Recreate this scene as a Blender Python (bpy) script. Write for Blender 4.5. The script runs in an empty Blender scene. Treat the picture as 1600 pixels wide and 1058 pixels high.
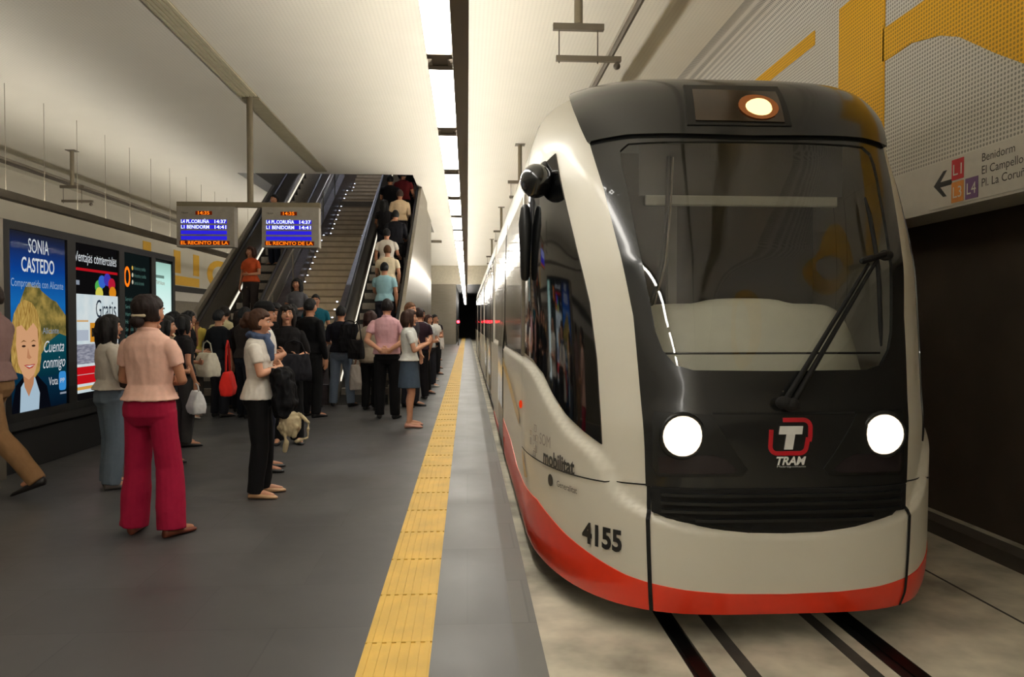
import bpy, math, random
from math import sin, cos, pi, sqrt, radians, atan2
from mathutils import Vector, Matrix, noise

# ------------------------------------------------------------------ camera, world, exposure
SC = bpy.context.scene
COL = SC.collection
FPX = 1180.0
cd = bpy.data.cameras.new('camera'); cam = bpy.data.objects.new('camera', cd); COL.objects.link(cam)
cd.sensor_width = 36.0; cd.lens = FPX / 1600 * 36.0
cam.location = (0, 0, 1.45)
yaw = math.atan(70 / FPX); pit = math.atan(26 / FPX * cos(yaw))
cam.rotation_euler = (pi / 2 - pit, 0, -yaw)
cd.clip_start = 0.05; cd.clip_end = 200
SC.camera = cam
w = bpy.data.worlds.new('world'); SC.world = w; w.use_nodes = True
w.node_tree.nodes['Background'].inputs[0].default_value = (0.9, 0.85, 0.75, 1)
w.node_tree.nodes['Background'].inputs[1].default_value = 0.03
SC.view_settings.view_transform = 'Standard'; SC.view_settings.look = 'None'
SC.view_settings.gamma = 1.0; SC.view_settings.use_curve_mapping = False
SC.view_settings.exposure = 0.0
TUBE_STRENGTH = 26.0; UP_STRENGTH = 62.0
random.seed(7)

# ------------------------------------------------------------------ materials
def lin(c):
    return tuple(((v / 255) / 12.92 if v / 255 <= 0.04045 else ((v / 255 + 0.055) / 1.055) ** 2.4) for v in c)
MATS = {}
def mat(name, rgb, rough=0.6, metal=0.0, var=0.08, scale=12.0, bump=0.0, emit=0.0, coat=0.0, spec=0.5, stretch=None):
    if name in MATS: return MATS[name]
    m = bpy.data.materials.new(name); m.use_nodes = True; nt = m.node_tree; b = nt.nodes['Principled BSDF']
    c = lin(rgb)
    b.inputs['Roughness'].default_value = rough; b.inputs['Metallic'].default_value = metal
    b.inputs['Specular IOR Level'].default_value = spec
    if coat: b.inputs['Coat Weight'].default_value = coat; b.inputs['Coat Roughness'].default_value = 0.08
    tc = nt.nodes.new('ShaderNodeTexCoord'); mp = nt.nodes.new('ShaderNodeMapping')
    if stretch: mp.inputs['Scale'].default_value = stretch
    nt.links.new(tc.outputs['Object'], mp.inputs[0])
    n = nt.nodes.new('ShaderNodeTexNoise'); n.inputs['Scale'].default_value = scale; n.inputs['Detail'].default_value = 4
    nt.links.new(mp.outputs[0], n.inputs['Vector'])
    r = nt.nodes.new('ShaderNodeValToRGB')
    r.color_ramp.elements[0].position = 0.3; r.color_ramp.elements[1].position = 0.7
    r.color_ramp.elements[0].color = tuple(v * (1 - var) for v in c) + (1,)
    r.color_ramp.elements[1].color = tuple(min(1, v * (1 + var)) for v in c) + (1,)
    nt.links.new(n.outputs[0], r.inputs[0]); nt.links.new(r.outputs[0], b.inputs['Base Color'])
    if emit:
        nt.links.new(r.outputs[0], b.inputs['Emission Color']); b.inputs['Emission Strength'].default_value = emit
    if bump:
        bp = nt.nodes.new('ShaderNodeBump'); bp.inputs['Strength'].default_value = bump; bp.inputs['Distance'].default_value = 0.01
        nt.links.new(n.outputs[0], bp.inputs['Height']); nt.links.new(bp.outputs[0], b.inputs['Normal'])
    MATS[name] = m
    return m
def glow(name, rgb, strength):
    if name in MATS: return MATS[name]
    m = bpy.data.materials.new(name); m.use_nodes = True; nt = m.node_tree
    for n in list(nt.nodes): nt.nodes.remove(n)
    e = nt.nodes.new('ShaderNodeEmission'); e.inputs[0].default_value = lin(rgb) + (1,); e.inputs[1].default_value = strength
    o = nt.nodes.new('ShaderNodeOutputMaterial'); nt.links.new(e.outputs[0], o.inputs[0]); MATS[name] = m
    return m
def glassm(name, tint, gloss=1.0, rough=0.02, extra=0.0):
    if name in MATS: return MATS[name]
    m = bpy.data.materials.new(name); m.use_nodes = True; nt = m.node_tree
    for n in list(nt.nodes): nt.nodes.remove(n)
    t = nt.nodes.new('ShaderNodeBsdfTransparent'); t.inputs[0].default_value = tuple(tint) + (1,)
    g = nt.nodes.new('ShaderNodeBsdfGlossy'); g.inputs['Roughness'].default_value = rough; g.inputs['Color'].default_value = (gloss,)*3+(1,)
    fr = nt.nodes.new('ShaderNodeFresnel'); fr.inputs[0].default_value = 1.5
    ad = nt.nodes.new('ShaderNodeMath'); ad.operation = 'ADD'; ad.inputs[1].default_value = extra; ad.use_clamp = True
    mx = nt.nodes.new('ShaderNodeMixShader'); o = nt.nodes.new('ShaderNodeOutputMaterial')
    ge = nt.nodes.new('ShaderNodeNewGeometry'); iv = nt.nodes.new('ShaderNodeMath'); iv.operation = 'SUBTRACT'; iv.inputs[0].default_value = 1
    ml = nt.nodes.new('ShaderNodeMath'); ml.operation = 'MULTIPLY'; nt.links.new(ge.outputs['Backfacing'], iv.inputs[1])
    nt.links.new(fr.outputs[0], ad.inputs[0]); nt.links.new(ad.outputs[0], ml.inputs[0]); nt.links.new(iv.outputs[0], ml.inputs[1]); nt.links.new(ml.outputs[0], mx.inputs[0])
    nt.links.new(t.outputs[0], mx.inputs[1]); nt.links.new(g.outputs[0], mx.inputs[2]); nt.links.new(mx.outputs[0], o.inputs[0])
    MATS[name] = m
    return m
def mat_perforated(name, rgb, pitch=0.034, dark=0.45, axes='YZ', rad=0.33, rough=0.6):
    m = mat(name, rgb, rough, var=0.02, scale=1.5); nt = m.node_tree; b = nt.nodes['Principled BSDF']
    src = b.inputs['Base Color'].links[0].from_socket
    tc = nt.nodes.new('ShaderNodeTexCoord'); sp = nt.nodes.new('ShaderNodeSeparateXYZ'); nt.links.new(tc.outputs['Object'], sp.inputs[0])
    sq = []
    for a in axes:
        md = nt.nodes.new('ShaderNodeMath'); md.operation = 'PINGPONG'; md.inputs[1].default_value = pitch / 2
        nt.links.new(sp.outputs[a], md.inputs[0])
        p = nt.nodes.new('ShaderNodeMath'); p.operation = 'POWER'; p.inputs[1].default_value = 2; nt.links.new(md.outputs[0], p.inputs[0]); sq.append(p)
    s = nt.nodes.new('ShaderNodeMath'); s.operation = 'ADD'; nt.links.new(sq[0].outputs[0], s.inputs[0]); nt.links.new(sq[1].outputs[0], s.inputs[1])
    c = nt.nodes.new('ShaderNodeMath'); c.operation = 'LESS_THAN'; c.inputs[1].default_value = (pitch * rad) ** 2; nt.links.new(s.outputs[0], c.inputs[0])
    mx = nt.nodes.new('ShaderNodeMix'); mx.data_type = 'RGBA'; nt.links.new(c.outputs[0], mx.inputs[0]); nt.links.new(src, mx.inputs[6])
    mx.inputs[7].default_value = tuple(v * dark for v in lin(rgb)) + (1,)
    nt.links.new(mx.outputs[2], b.inputs['Base Color'])
    return m
def mat_tiles(name, rgb, tw, th, rough, joint=0.8, var=0.12, grout=0.006, bumpy=0.0):
    m = mat(name, rgb, rough, var=var, scale=2.2); nt = m.node_tree; b = nt.nodes['Principled BSDF']
    tc = nt.nodes.new('ShaderNodeTexCoord')
    br = nt.nodes.new('ShaderNodeTexBrick'); br.inputs['Scale'].default_value = 1.0
    br.inputs['Brick Width'].default_value = tw; br.inputs['Row Height'].default_value = th; br.inputs['Mortar Size'].default_value = grout
    c = lin(rgb); br.inputs['Color1'].default_value = tuple(v * 0.9 for v in c) + (1,); br.inputs['Color2'].default_value = tuple(v * 1.1 for v in c) + (1,)
    br.inputs['Mortar'].default_value = tuple(v * joint for v in c) + (1,)
    mp = nt.nodes.new('ShaderNodeMapping'); nt.links.new(tc.outputs['Object'], mp.inputs[0]); mp.inputs['Rotation'].default_value = (0, 0, 0)
    nt.links.new(mp.outputs[0], br.inputs['Vector'])
    n2 = nt.nodes.new('ShaderNodeTexNoise'); n2.inputs['Scale'].default_value = 1.3; n2.inputs['Detail'].default_value = 6; n2.inputs['Roughness'].default_value = .65
    nt.links.new(tc.outputs['Object'], n2.inputs['Vector'])
    mr = nt.nodes.new('ShaderNodeMapRange'); mr.inputs[1].default_value = .3; mr.inputs[2].default_value = .7; mr.inputs[3].default_value = 1 - var; mr.inputs[4].default_value = 1 + var
    nt.links.new(n2.outputs[0], mr.inputs[0])
    mu = nt.nodes.new('ShaderNodeMix'); mu.data_type = 'RGBA'; mu.blend_type = 'MULTIPLY'; mu.inputs[0].default_value = 1
    nt.links.new(br.outputs[0], mu.inputs[6]); nt.links.new(mr.outputs[0], mu.inputs[7]); nt.links.new(mu.outputs[2], b.inputs['Base Color'])
    mr2 = nt.nodes.new('ShaderNodeMapRange'); mr2.inputs[1].default_value = .3; mr2.inputs[2].default_value = .7; mr2.inputs[3].default_value = rough - .06; mr2.inputs[4].default_value = rough + .08
    nt.links.new(n2.outputs[0], mr2.inputs[0]); nt.links.new(mr2.outputs[0], b.inputs['Roughness'])
    return m

# ------------------------------------------------------------------ mesh helpers
class MB:
    def __init__(s): s.v = []; s.f = []
    def add(s, vs, fs):
        o = len(s.v); s.v += [tuple(v) for v in vs]; s.f += [tuple(i + o for i in f) for f in fs]; return s
    def box(s, x0, x1, y0, y1, z0, z1):
        return s.add([(x0,y0,z0),(x1,y0,z0),(x1,y1,z0),(x0,y1,z0),(x0,y0,z1),(x1,y0,z1),(x1,y1,z1),(x0,y1,z1)],
                     [(0,3,2,1),(4,5,6,7),(0,1,5,4),(1,2,6,5),(2,3,7,6),(3,0,4,7)])
    def rings(s, rings, cap=True):
        n = len(rings[0]); vs = [p for r in rings for p in r]; fs = []
        for i in range(len(rings) - 1):
            for j in range(n):
                k = (j + 1) % n; fs.append((i*n+j, i*n+k, (i+1)*n+k, (i+1)*n+j))
        if cap: fs.append(tuple(range(n-1, -1, -1))); fs.append(tuple((len(rings)-1)*n + j for j in range(n)))
        return s.add(vs, fs)
    def loft(s, secs, n=20, e=2.3):
        rs = []
        for (cx, cy, cz, rx, ry) in secs:
            r = []
            for j in range(n):
                a = 2*pi*j/n; c_, s_ = cos(a), sin(a)
                r.append((cx + rx*abs(c_)**(2/e)*(1 if c_ >= 0 else -1), cy + ry*abs(s_)**(2/e)*(1 if s_ >= 0 else -1), cz))
            rs.append(r)
        return s.rings(rs)
    def tube(s, pts, rad, n=10, round_ends=True):
        P = [Vector(p) for p in pts]
        if not hasattr(rad, '__len__'): rad = [rad] * len(P)
        rad = list(rad)
        if round_ends:
            d0 = (P[0]-P[1]).normalized(); d1 = (P[-1]-P[-2]).normalized()
            a, b = rad[0], rad[-1]
            P = [P[0]+d0*a*.92, P[0]+d0*a*.6] + P + [P[-1]+d1*b*.6, P[-1]+d1*b*.92]
            rad = [a*.38, a*.8] + rad + [b*.8, b*.38]
        up = None; rs = []
        for i, p in enumerate(P):
            t = (P[min(i+1, len(P)-1)] - P[max(i-1, 0)]).normalized()
            if up is None:
                up = Vector((0, 0, 1)) if abs(t.z) < .9 else Vector((1, 0, 0))
            u = (up - t*up.dot(t)).normalized(); up = u; v = t.cross(u)
            rs.append([tuple(p + (u*cos(2*pi*j/n) + v*sin(2*pi*j/n))*rad[i]) for j in range(n)])
        return s.rings(rs)
    def ball(s, c, r, n=14, m=9):
        if not hasattr(r, '__len__'): r = (r, r, r)
        rs = []
        for i in range(1, m):
            th = pi*i/m
            rs.append([(c[0]+r[0]*sin(th)*cos(2*pi*j/n), c[1]+r[1]*sin(th)*sin(2*pi*j/n), c[2]-r[2]*cos(th)) for j in range(n)])
        return s.rings(rs)
    def prism(s, pts, fn, d0, d1):
        n = len(pts); a = [fn(x, y, d0) for x, y in pts]; b = [fn(x, y, d1) for x, y in pts]
        return s.add(a + b, [tuple(range(n-1, -1, -1)), tuple(range(n, 2*n))] + [(i, (i+1) % n, n+(i+1) % n, n+i) for i in range(n)])
    def mesh(s, name):
        me = bpy.data.meshes.new(name); me.from_pydata(s.v, [], s.f); me.validate(); me.update()
        return me
    def build(s, name, m, parent=None, smooth=False, bev=0.0, fix=True, label=None):
        me = s.mesh(name)
        if fix:
            import bmesh
            bm = bmesh.new(); bm.from_mesh(me); bmesh.ops.recalc_face_normals(bm, faces=bm.faces); bm.to_mesh(me); bm.free()
        me.materials.append(m)
        if smooth: me.polygons.foreach_set('use_smooth', [True]*len(me.polygons))
        o = bpy.data.objects.new(name, me); COL.objects.link(o)
        if parent: o.parent = parent
        if bev:
            b = o.modifiers.new('bevel', 'BEVEL'); b.width = bev; b.segments = 2; b.limit_method = 'ANGLE'
        if label: o['label'] = label
        return o
def tag(o, label=None, cat=None, group=None, kind=None):
    if label: o['label'] = label
    if cat: o['category'] = cat
    if group: o['group'] = group
    if kind: o['kind'] = kind
    return o
def empty(name, loc=(0,0,0), rz=0, label=None, cat=None, group=None, scale=1):
    o = bpy.data.objects.new(name, None); COL.objects.link(o); o.location = loc; o.rotation_euler = (0, 0, rz); o.scale = (scale,)*3
    o.empty_display_size = .1
    return tag(o, label, cat, group)
def struct(mb, name, m, **k): return tag(mb.build(name, m, **k), kind='structure')
def copy_tree(o, parent=None):
    c = o.copy(); COL.objects.link(c); c.parent = parent
    for ch in list(o.children): copy_tree(ch, c)
    return c
def text_geo(body, size, shear=0.0, bold=0.0, sx=1.0):
    cu = bpy.data.curves.new('t', 'FONT'); cu.body = body; cu.size = size; cu.shear = shear; cu.offset = bold; cu.resolution_u = 3
    cu.align_x = 'LEFT'
    o = bpy.data.objects.new('t', cu); COL.objects.link(o)
    dg = bpy.context.evaluated_depsgraph_get(); me = bpy.data.meshes.new_from_object(o.evaluated_get(dg))
    vs = [(v.co.x*sx, v.co.y) for v in me.vertices]; fs = [tuple(p.vertices) for p in me.polygons]
    bpy.data.objects.remove(o); bpy.data.curves.remove(cu); bpy.data.meshes.remove(me)
    return vs, fs
def text_on(fn, body, size, m, name, parent, x=0, y=0, width=None, depth=.003, **k):
    vs, fs = text_geo(body, size, **k)
    if not vs: return
    x0 = min(v[0] for v in vs); x1 = max(v[0] for v in vs); sc = (width/(x1-x0)) if width else 1
    mb = MB(); mb.add([fn(x+(a-x0)*sc, y+b, depth) for a, b in vs], fs)
    return mb.build(name, m, parent, fix=False)
def leftface(X):  return lambda u, v, d: (X+d, u, v)          # surface facing +X, picture right = +Y
def rightface(X): return lambda u, v, d: (X-d, -u, v)         # surface facing -X, u = -Y
def frontface(Y): return lambda u, v, d: (u, Y-d, v)          # surface facing -Y

# ------------------------------------------------------------------ shared colours
M_ceil = mat_perforated('ceiling_panel', (222, 217, 203), .05, .9, 'XY', .25)
M_wallw = mat_perforated('perforated_white', (214, 210, 200), .034, .42, 'YZ', .33)
M_yel = mat_perforated('perforated_yellow', (236, 178, 8), .034, .5, 'YZ', .33)
M_fascia = mat('fascia_white', (205, 200, 190), .5, var=.03)
M_darkwall = mat('dark_lower_wall', (72, 62, 52), .8, var=.2, scale=1.5, bump=.2)
M_floor = mat_tiles('floor_slab', (72, 71, 71), .9, .6, .42, .82, .12, .005)
M_edge = mat_tiles('edge_slab', (88, 87, 85), 1.2, 1.2, .45, .85, .12, .005)
M_bed = mat('track_concrete', (184, 177, 158), .85, var=.42, scale=2.6, bump=.3)
M_dirty = mat('dirty_groove', (58, 54, 48), .9, var=.35, scale=4)
M_rail = mat('rail_steel', (30, 28, 27), .35, .8, var=.2)
M_steel = mat('brushed_steel', (150, 143, 130), .35, .85, var=.08, scale=3, stretch=(1, 1, 14))
M_steeld = mat('dull_steel', (118, 110, 97), .45, .5, var=.1, scale=3)
M_pole = mat('painted_pole', (128, 118, 98), .5, .3, var=.06)
M_black = mat('black_paint', (14, 14, 15), .35, var=.1)
M_matblack = mat('matte_black', (16, 16, 17), .7, var=.1)
M_tact = mat('tactile_yellow', (218, 178, 78), .6, var=.12, scale=4)
M_tube = glow('tube_light', (255, 250, 240), TUBE_STRENGTH)
M_fix = mat('fixture_metal', (92, 84, 74), .4, .5, var=.1, scale=2)
M_white = mat('white_plastic', (225, 222, 212), .5, var=.02)

# ------------------------------------------------------------------ station shell
XW = 3.7; XL = -10.95; ZC = 5.1; Y0 = -24.0; YE = 49.2; TB = -.2
def fl(name, x0, x1, m, z1=0.0, z0=-.6):
    return struct(MB().box(x0, x1, Y0, YE+22, z0, z1), name, m)
fl('floor', -7.65, -.46, M_floor)
fl('floor_edge', -.16, .215, M_edge)
fl('floor_coping', .215, .334, mat_tiles('coping_slab', (104, 102, 97), .6, .6, .6, .8, .15, .006))
fl('track_bed', .334, 4.1, M_bed, TB)
fl('track_bed_left', -11.3, -7.65, M_bed, TB)
# tactile strip: slabs with raised ribs
mb = MB().box(-.46, -.16, Y0, YE+22, -.6, .001)
for i in range(7):
    x = -.44 + i*.0433
    mb.box(x-.011, x+.011, Y0, YE, 0, .006)
struct(mb, 'trim_1', M_tact)
# tile joints across the strip
mb = MB()
for i in range(70): mb.box(-.46, -.16, 1+i*.6, 1.004+i*.6, 0, .0065)
struct(mb, 'trim_2', mat('tactile_joint', (204, 165, 72), .8))
# rails with flange grooves
for i, x in enumerate((1.10, 2.10)):
    e = empty('tram_rail', (x, 0, TB), 0, 'dark steel grooved rail nearer the platform' if i == 0 else 'dark steel grooved rail farther from the platform, near the dark wall', 'rail', 'rails under the tram')
    MB().box(-.035, .035, Y0, YE+20, .001, .012).build('rail_head', M_rail, e)
    MB().box(-.05 if i == 0 else -.09, -.036, Y0, YE+20, .001, .004).build('groove', M_black, e)
    MB().box(.036, .05, Y0, YE+20, .001, .004).build('groove', M_dirty, e)
mb = MB()
for x in (1.33, 1.9): mb.box(x-.035, x+.035, Y0, YE, TB-.01, TB+.002)
mb.box(3.03, 3.045, Y0, YE, TB-.01, TB+.002)
struct(mb, 'trim_3', M_dirty)
struct(MB().box(3.62, 3.78, Y0, YE, TB-.3, TB+.1), 'baseboard_right', mat('kerb_concrete', (70, 64, 56), .85, var=.2, scale=3))
# right wall: dark recess, fascia band, perforated panels with letters, coved into the ceiling
struct(MB().box(4.1, 4.3, Y0, YE, TB-.4, 2.6), 'wall_right_lower', M_darkwall)
struct(MB().box(XW, 4.3, Y0, YE, 2.32, 2.70), 'wall_right_fascia', M_fascia)
def cove(xw, sgn):
    r = .55; pr = [(xw, 2.70)]
    for i in range(9):
        a = i/8*pi/2; pr.append((xw - sgn*(r - r*cos(a)), ZC - r + r*sin(a)))
    return pr, r
mb = MB(); pr, r = cove(XW, 1)
vs = [(x, y, z) for y in (Y0, YE) for x, z in pr]; n = len(pr)
vs += [(x, y, z) for y in (Y0, YE) for x, z in ((4.3, 2.70), (4.3, ZC+.3), (pr[-1][0], ZC+.3))]
loop0 = list(range(n)) + [2*n+2, 2*n+1, 2*n]; loop1 = list(range(n, 2*n)) + [2*n+5, 2*n+4, 2*n+3]
k = len(loop0)
mb.add(vs, [tuple(loop0), tuple(reversed(loop1))] + [(loop0[i], loop1[i], loop1[(i+1) % k], loop0[(i+1) % k]) for i in range(k)])
struct(mb, 'wall_right', M_wallw)
struct(MB().box(XL-.3, XL, Y0, YE, 2.6, ZC+.3), 'wall_left', mat('left_wall_white', (216, 210, 194), .6, var=.03, scale=1))
struct(MB().box(XL-.3, XL+.02, Y0, YE, 2.25, 2.6), 'wall_left_fascia', M_fascia)
struct(MB().box(XL-.3, XL+.005, Y0, YE, TB-.4, 2.25), 'wall_left_lower', mat('left_lower_wall', (120, 112, 98), .7, var=.1))
struct(MB().box(XL-.1, XL+.06, Y0, YE, 2.6, 2.82), 'trim_4', M_matblack)
# ceiling with the opening over the escalators
cx0, cx1, cy0, cy1 = -5.62, -1.34, 18.95, 31.0; cr = XW - r
mb = MB()
mb.box(XL, cx0, Y0, YE+.3, ZC, ZC+.3); mb.box(cx1, cr, Y0, YE+.3, ZC, ZC+.3)
mb.box(cx0, cx1, Y0, cy0, ZC, ZC+.3); mb.box(cx0, cx1, cy1, YE+.3, ZC, ZC+.3)
struct(mb, 'ceiling', M_ceil)
# shaft above the opening
M_shaft = mat('shaft_wall', (120, 112, 98), .6, var=.1)
struct(MB().box(cx0-.2, cx0, cy0-.2, 34, ZC+.3, 10), 'wall_shaft_left', M_shaft)
struct(MB().box(cx1, cx1+.2, cy0-.2, 34, ZC+.3, 10), 'wall_shaft_right', M_shaft)
struct(MB().box(cx0, cx1, cy0-.2, cy0, ZC+.3, 10), 'wall_shaft_front', M_shaft)
struct(MB().box(cx0-.2, cx1+.2, 34, 34.2, 5, 10), 'wall_shaft_back', M_shaft)
struct(MB().box(cx0-.2, cx1+.2, cy0-.2, 34.2, 10, 10.2), 'ceiling_shaft', M_shaft)
# end wall with tunnel mouth
mb = MB(); mb.box(XL, -7.2, YE, YE+.3, -.6, 5.4); mb.box(-7.2, -.72, YE, YE+.3, -.6, 3.9)
mb.box(3.6, 4.3, YE, YE+.3, -.6, 5.4)
struct(mb, 'wall_end', M_steel)
struct(MB().box(-7.2, 3.6, YE, YE+.3, 3.9, 5.4), 'wall_end_lintel', mat('lintel_panel', (200, 192, 172), .6))
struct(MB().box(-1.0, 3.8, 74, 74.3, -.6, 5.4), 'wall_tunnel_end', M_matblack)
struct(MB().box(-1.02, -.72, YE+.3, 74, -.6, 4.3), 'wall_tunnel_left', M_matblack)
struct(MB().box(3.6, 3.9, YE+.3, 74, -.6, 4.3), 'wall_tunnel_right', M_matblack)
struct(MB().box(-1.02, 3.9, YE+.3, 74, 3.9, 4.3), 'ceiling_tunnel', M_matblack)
struct(MB().box(XL-.3, 4.3, Y0-.3, Y0, -.6, 5.4), 'wall_back', mat('back_wall', (205, 198, 182), .6))
# linear ceiling grille
e = empty('ceiling_grille', (-3.5, 0, ZC), 0, 'long slatted ventilation strip running along the ceiling to the escalators', 'ventilation grille')
MB().box(-.13, .13, Y0+.1, 18.5, -.02, -.001).build('backing', mat('grille_dark', (130, 122, 98), .7), e)
mb = MB()
for i in range(5): mb.box(-.14+i*.06, -.10+i*.06, Y0+.1, 12.4, -.045, -.02)
for i in range(40): mb.box(-.14, .14, Y0+.2+i*.56, Y0+.215+i*.56, -.04, -.02)
mb.build('slats', mat('grille_slat', (186, 178, 150), .5), e)
MB().box(-.14, .14, 12.55, 18.5, -.04, -.0201).build('cover_plate', mat('grille_cover', (150, 142, 118), .5), e)

# big yellow station letters on the walls
def wall_letter(name, polys, fn, m, label, d=.012):
    mb = MB()
    for p in polys: mb.prism(p, fn, 0, d)
    o = mb.build(name, m); return tag(o, label, 'wall lettering', 'yellow station letters')
def R(Ya, Yb, za, zb): return [(-Ya, za), (-Yb, za), (-Yb, zb), (-Ya, zb)]
rf = rightface(XW)
wall_letter('wall_letter', [R(10.85, 10.05, 2.75, 4.55), R(10.05, 7.9, 4.40, 4.55), R(10.05, 8.05, 3.76, 4.02), R(10.05, 7.9, 2.75, 3.01)],
            rf, M_yel, 'huge yellow letter on the right wall, its bar slanting above the tram roof')
bar = []
# cove part of the E bar, following the curve upward
def cove_pt(y, z, d):
    rr = .55
    if z <= ZC-rr: return (XW-d, y, z)
    a = (z-(ZC-rr))/rr
    return (XW-(rr-(rr-d)*cos(a)), y, ZC-rr+(rr-d)*sin(a))
def cove_strip(ya, yb, z0, z1, m, name, label):
    n = 8; mb = MB(); rs = []
    for i in range(n+1):
        z = z0+(z1-z0)*i/n
        rs.append([cove_pt(ya, z, 0), cove_pt(yb, z, 0), cove_pt(yb, z, .012), cove_pt(ya, z, .012)])
    mb.rings(rs); return mb
leg = [(-6.56, 3.76), (-6.4, 3.76), (-6.13, 3.77), (-5.75, 3.69), (-5.51, 3.59), (-5.1, 3.32), (-4.85, 3.17), (-4.3, 2.85), (-3.6, 2.75), (-2.6, 2.75), (-3.9, 3.4), (-4.5, 3.8), (-4.3, 4.2), (-4.2, 4.55), (-5.3, 4.55), (-5.55, 4.15), (-5.92, 4.05), (-6.56, 4.05)]
wall_letter('wall_letter', [R(7.36, 6.54, 2.75, 4.55), leg, R(6.54, 4.2, 4.5, 4.55)], rf, M_yel, 'huge yellow letter with thick stem and curved leg, directly right of the tram roof')
for Ya in (1.6, -2.4):
    pts = [(-Ya-1.2*cos(t), 3.7+.95*sin(t)*.9) for t in [i*pi/12 for i in range(24)]]
    inn = [(-Ya-.62*cos(t), 3.7+.58*sin(t)) for t in [i*pi/12 for i in range(24)]]
    mb = MB()
    for i in range(24):
        j = (i+1) % 24; mb.prism([pts[i], pts[j], inn[j], inn[i]], rf, 0, .012)
    tag(mb.build('wall_letter', M_yel), 'rounded yellow letter on the right wall beside the viewpoint', 'wall lettering', 'yellow station letters')
lf = leftface(XL)
M_yel2 = mat('yellow_letter_far', (240, 186, 30), .6, var=.03)
def L_(a, b, c, d): return [(a, c), (b, c), (b, d), (a, d)]
wall_letter('wall_letter', [L_(26.3, 26.95, 2.85, 4.2), L_(26.95, 28.2, 2.85, 3.1)], lf, M_yel2, 'yellow letter on the left wall just above the advertising case')
wall_letter('wall_letter', [L_(29.0, 29.65, 3.3, 4.15), L_(31.0, 31.65, 3.3, 4.15), L_(29.0, 31.65, 2.85, 3.2)], lf, M_yel2, 'yellow letter on the left wall between advertising case and information display')
arc = []
for i in range(17):
    t = radians(20+i*20); arc.append((34.3+1.7*cos(t), 3.5+.65*sin(t), 34.3+1.05*cos(t), 3.5+.4*sin(t)))
wall_letter('wall_letter', [[(arc[i][0], arc[i][1]), (arc[i+1][0], arc[i+1][1]), (arc[i+1][2], arc[i+1][3]), (arc[i][2], arc[i][3])] for i in range(16)], lf, M_yel2, 'round yellow letter on the left wall beside the escalator balustrade')
# direction sign on the fascia
sg = empty('direction_sign', (XW, 5.3, 2.32), 0, 'white direction panel with black left arrow, coloured line squares and stop names', 'sign')
def sgf(u, v, d): p = rf(u, v, d); return (p[0]-XW, p[1]-5.3, p[2]-2.32)
MB().prism([(-5.86, 2.34), (-4.1, 2.34), (-4.1, 2.69), (-5.86, 2.69)], sgf, 0, .006).build('panel', M_fascia, sg)
M_ink = mat('sign_ink', (22, 20, 20), .6)
mb = MB()
mb.prism([(-5.80, 2.52), (-5.68, 2.62), (-5.64, 2.62), (-5.72, 2.54), (-5.58, 2.54), (-5.58, 2.50), (-5.72, 2.50), (-5.64, 2.42), (-5.68, 2.42)], sgf, .006, .009)
mb.build('arrow', M_ink, sg)
for txt, ya, z0, rgb in (('L1', 5.58, 2.525, (200, 30, 45)), ('L3', 5.58, 2.355, (222, 140, 50)), ('L4', 5.42, 2.355, (118, 82, 130))):
    b = MB().prism([(-ya, z0), (-ya+.14, z0), (-ya+.14, z0+.155), (-ya, z0+.155)], sgf, .006, .009).build('line_badge', mat('badge_'+txt, rgb, .5), sg)
    text_on(sgf, txt, .12, M_white, 'badge_text', b, x=-ya+.02, y=z0+.035, depth=.0105, width=.1)
for i, s_ in enumerate(('Benidorm', 'El Campello / Venta Lanuza', 'Pl. La Coruña (Playa San Juan)')):
    text_on(sgf, s_, .085, mat('sign_grey', (70, 66, 62), .6), 'stop_names', sg, x=-5.24, y=2.60-i*.09, depth=.0085)

# ------------------------------------------------------------------ light lines
def light_line(xa, sgn, label):
    e = empty('light_strip', (xa, 0, 2.95), 0, label, 'ceiling light')
    # open metal channel beside the tubes
    MB().box(sgn*.075 if sgn > 0 else -.165, sgn*.165 if sgn > 0 else -.075, Y0+.5, 66, 0, .05).build('channel', M_fix, e)
    y = -22.78; s = 1.6
    MB().box(-.03, .03, Y0+.5, 64, .06, .075).build('uplight_bar', glow('tube_up', (255, 248, 236), UP_STRENGTH), e)
    while y < 64:
        MB().box(-.07, .07, y+.13, y+s-.13, .0, .05).build('tube_cover', M_tube, e, bev=.012)
        MB().box(-.045, .045, y-.12, y+.12, .005, .045).box(-.072, .072, y-.13, y-.06, .0, .055).box(-.072, .072, y+.06, y+.13, .0, .055).build('end_bracket', M_fix, e)
        y += s
    MB().box(-.078, .078, Y0+.5, 66, .055, .06).build('cable_rail', M_fix, e) if False else None
    mb = MB()
    for i in range(19):
        yy = -21+i*4.5
        if yy < YE-1: mb.tube([(sgn*.12, yy, .05), (sgn*.12, yy, ZC-2.95)], .004, 6, False)
    mb.build('hanger_wire', M_steeld, e)
    return e
light_line(-.155, 1, 'long line of bright fluorescent tubes hanging over the yellow strip')
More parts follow.
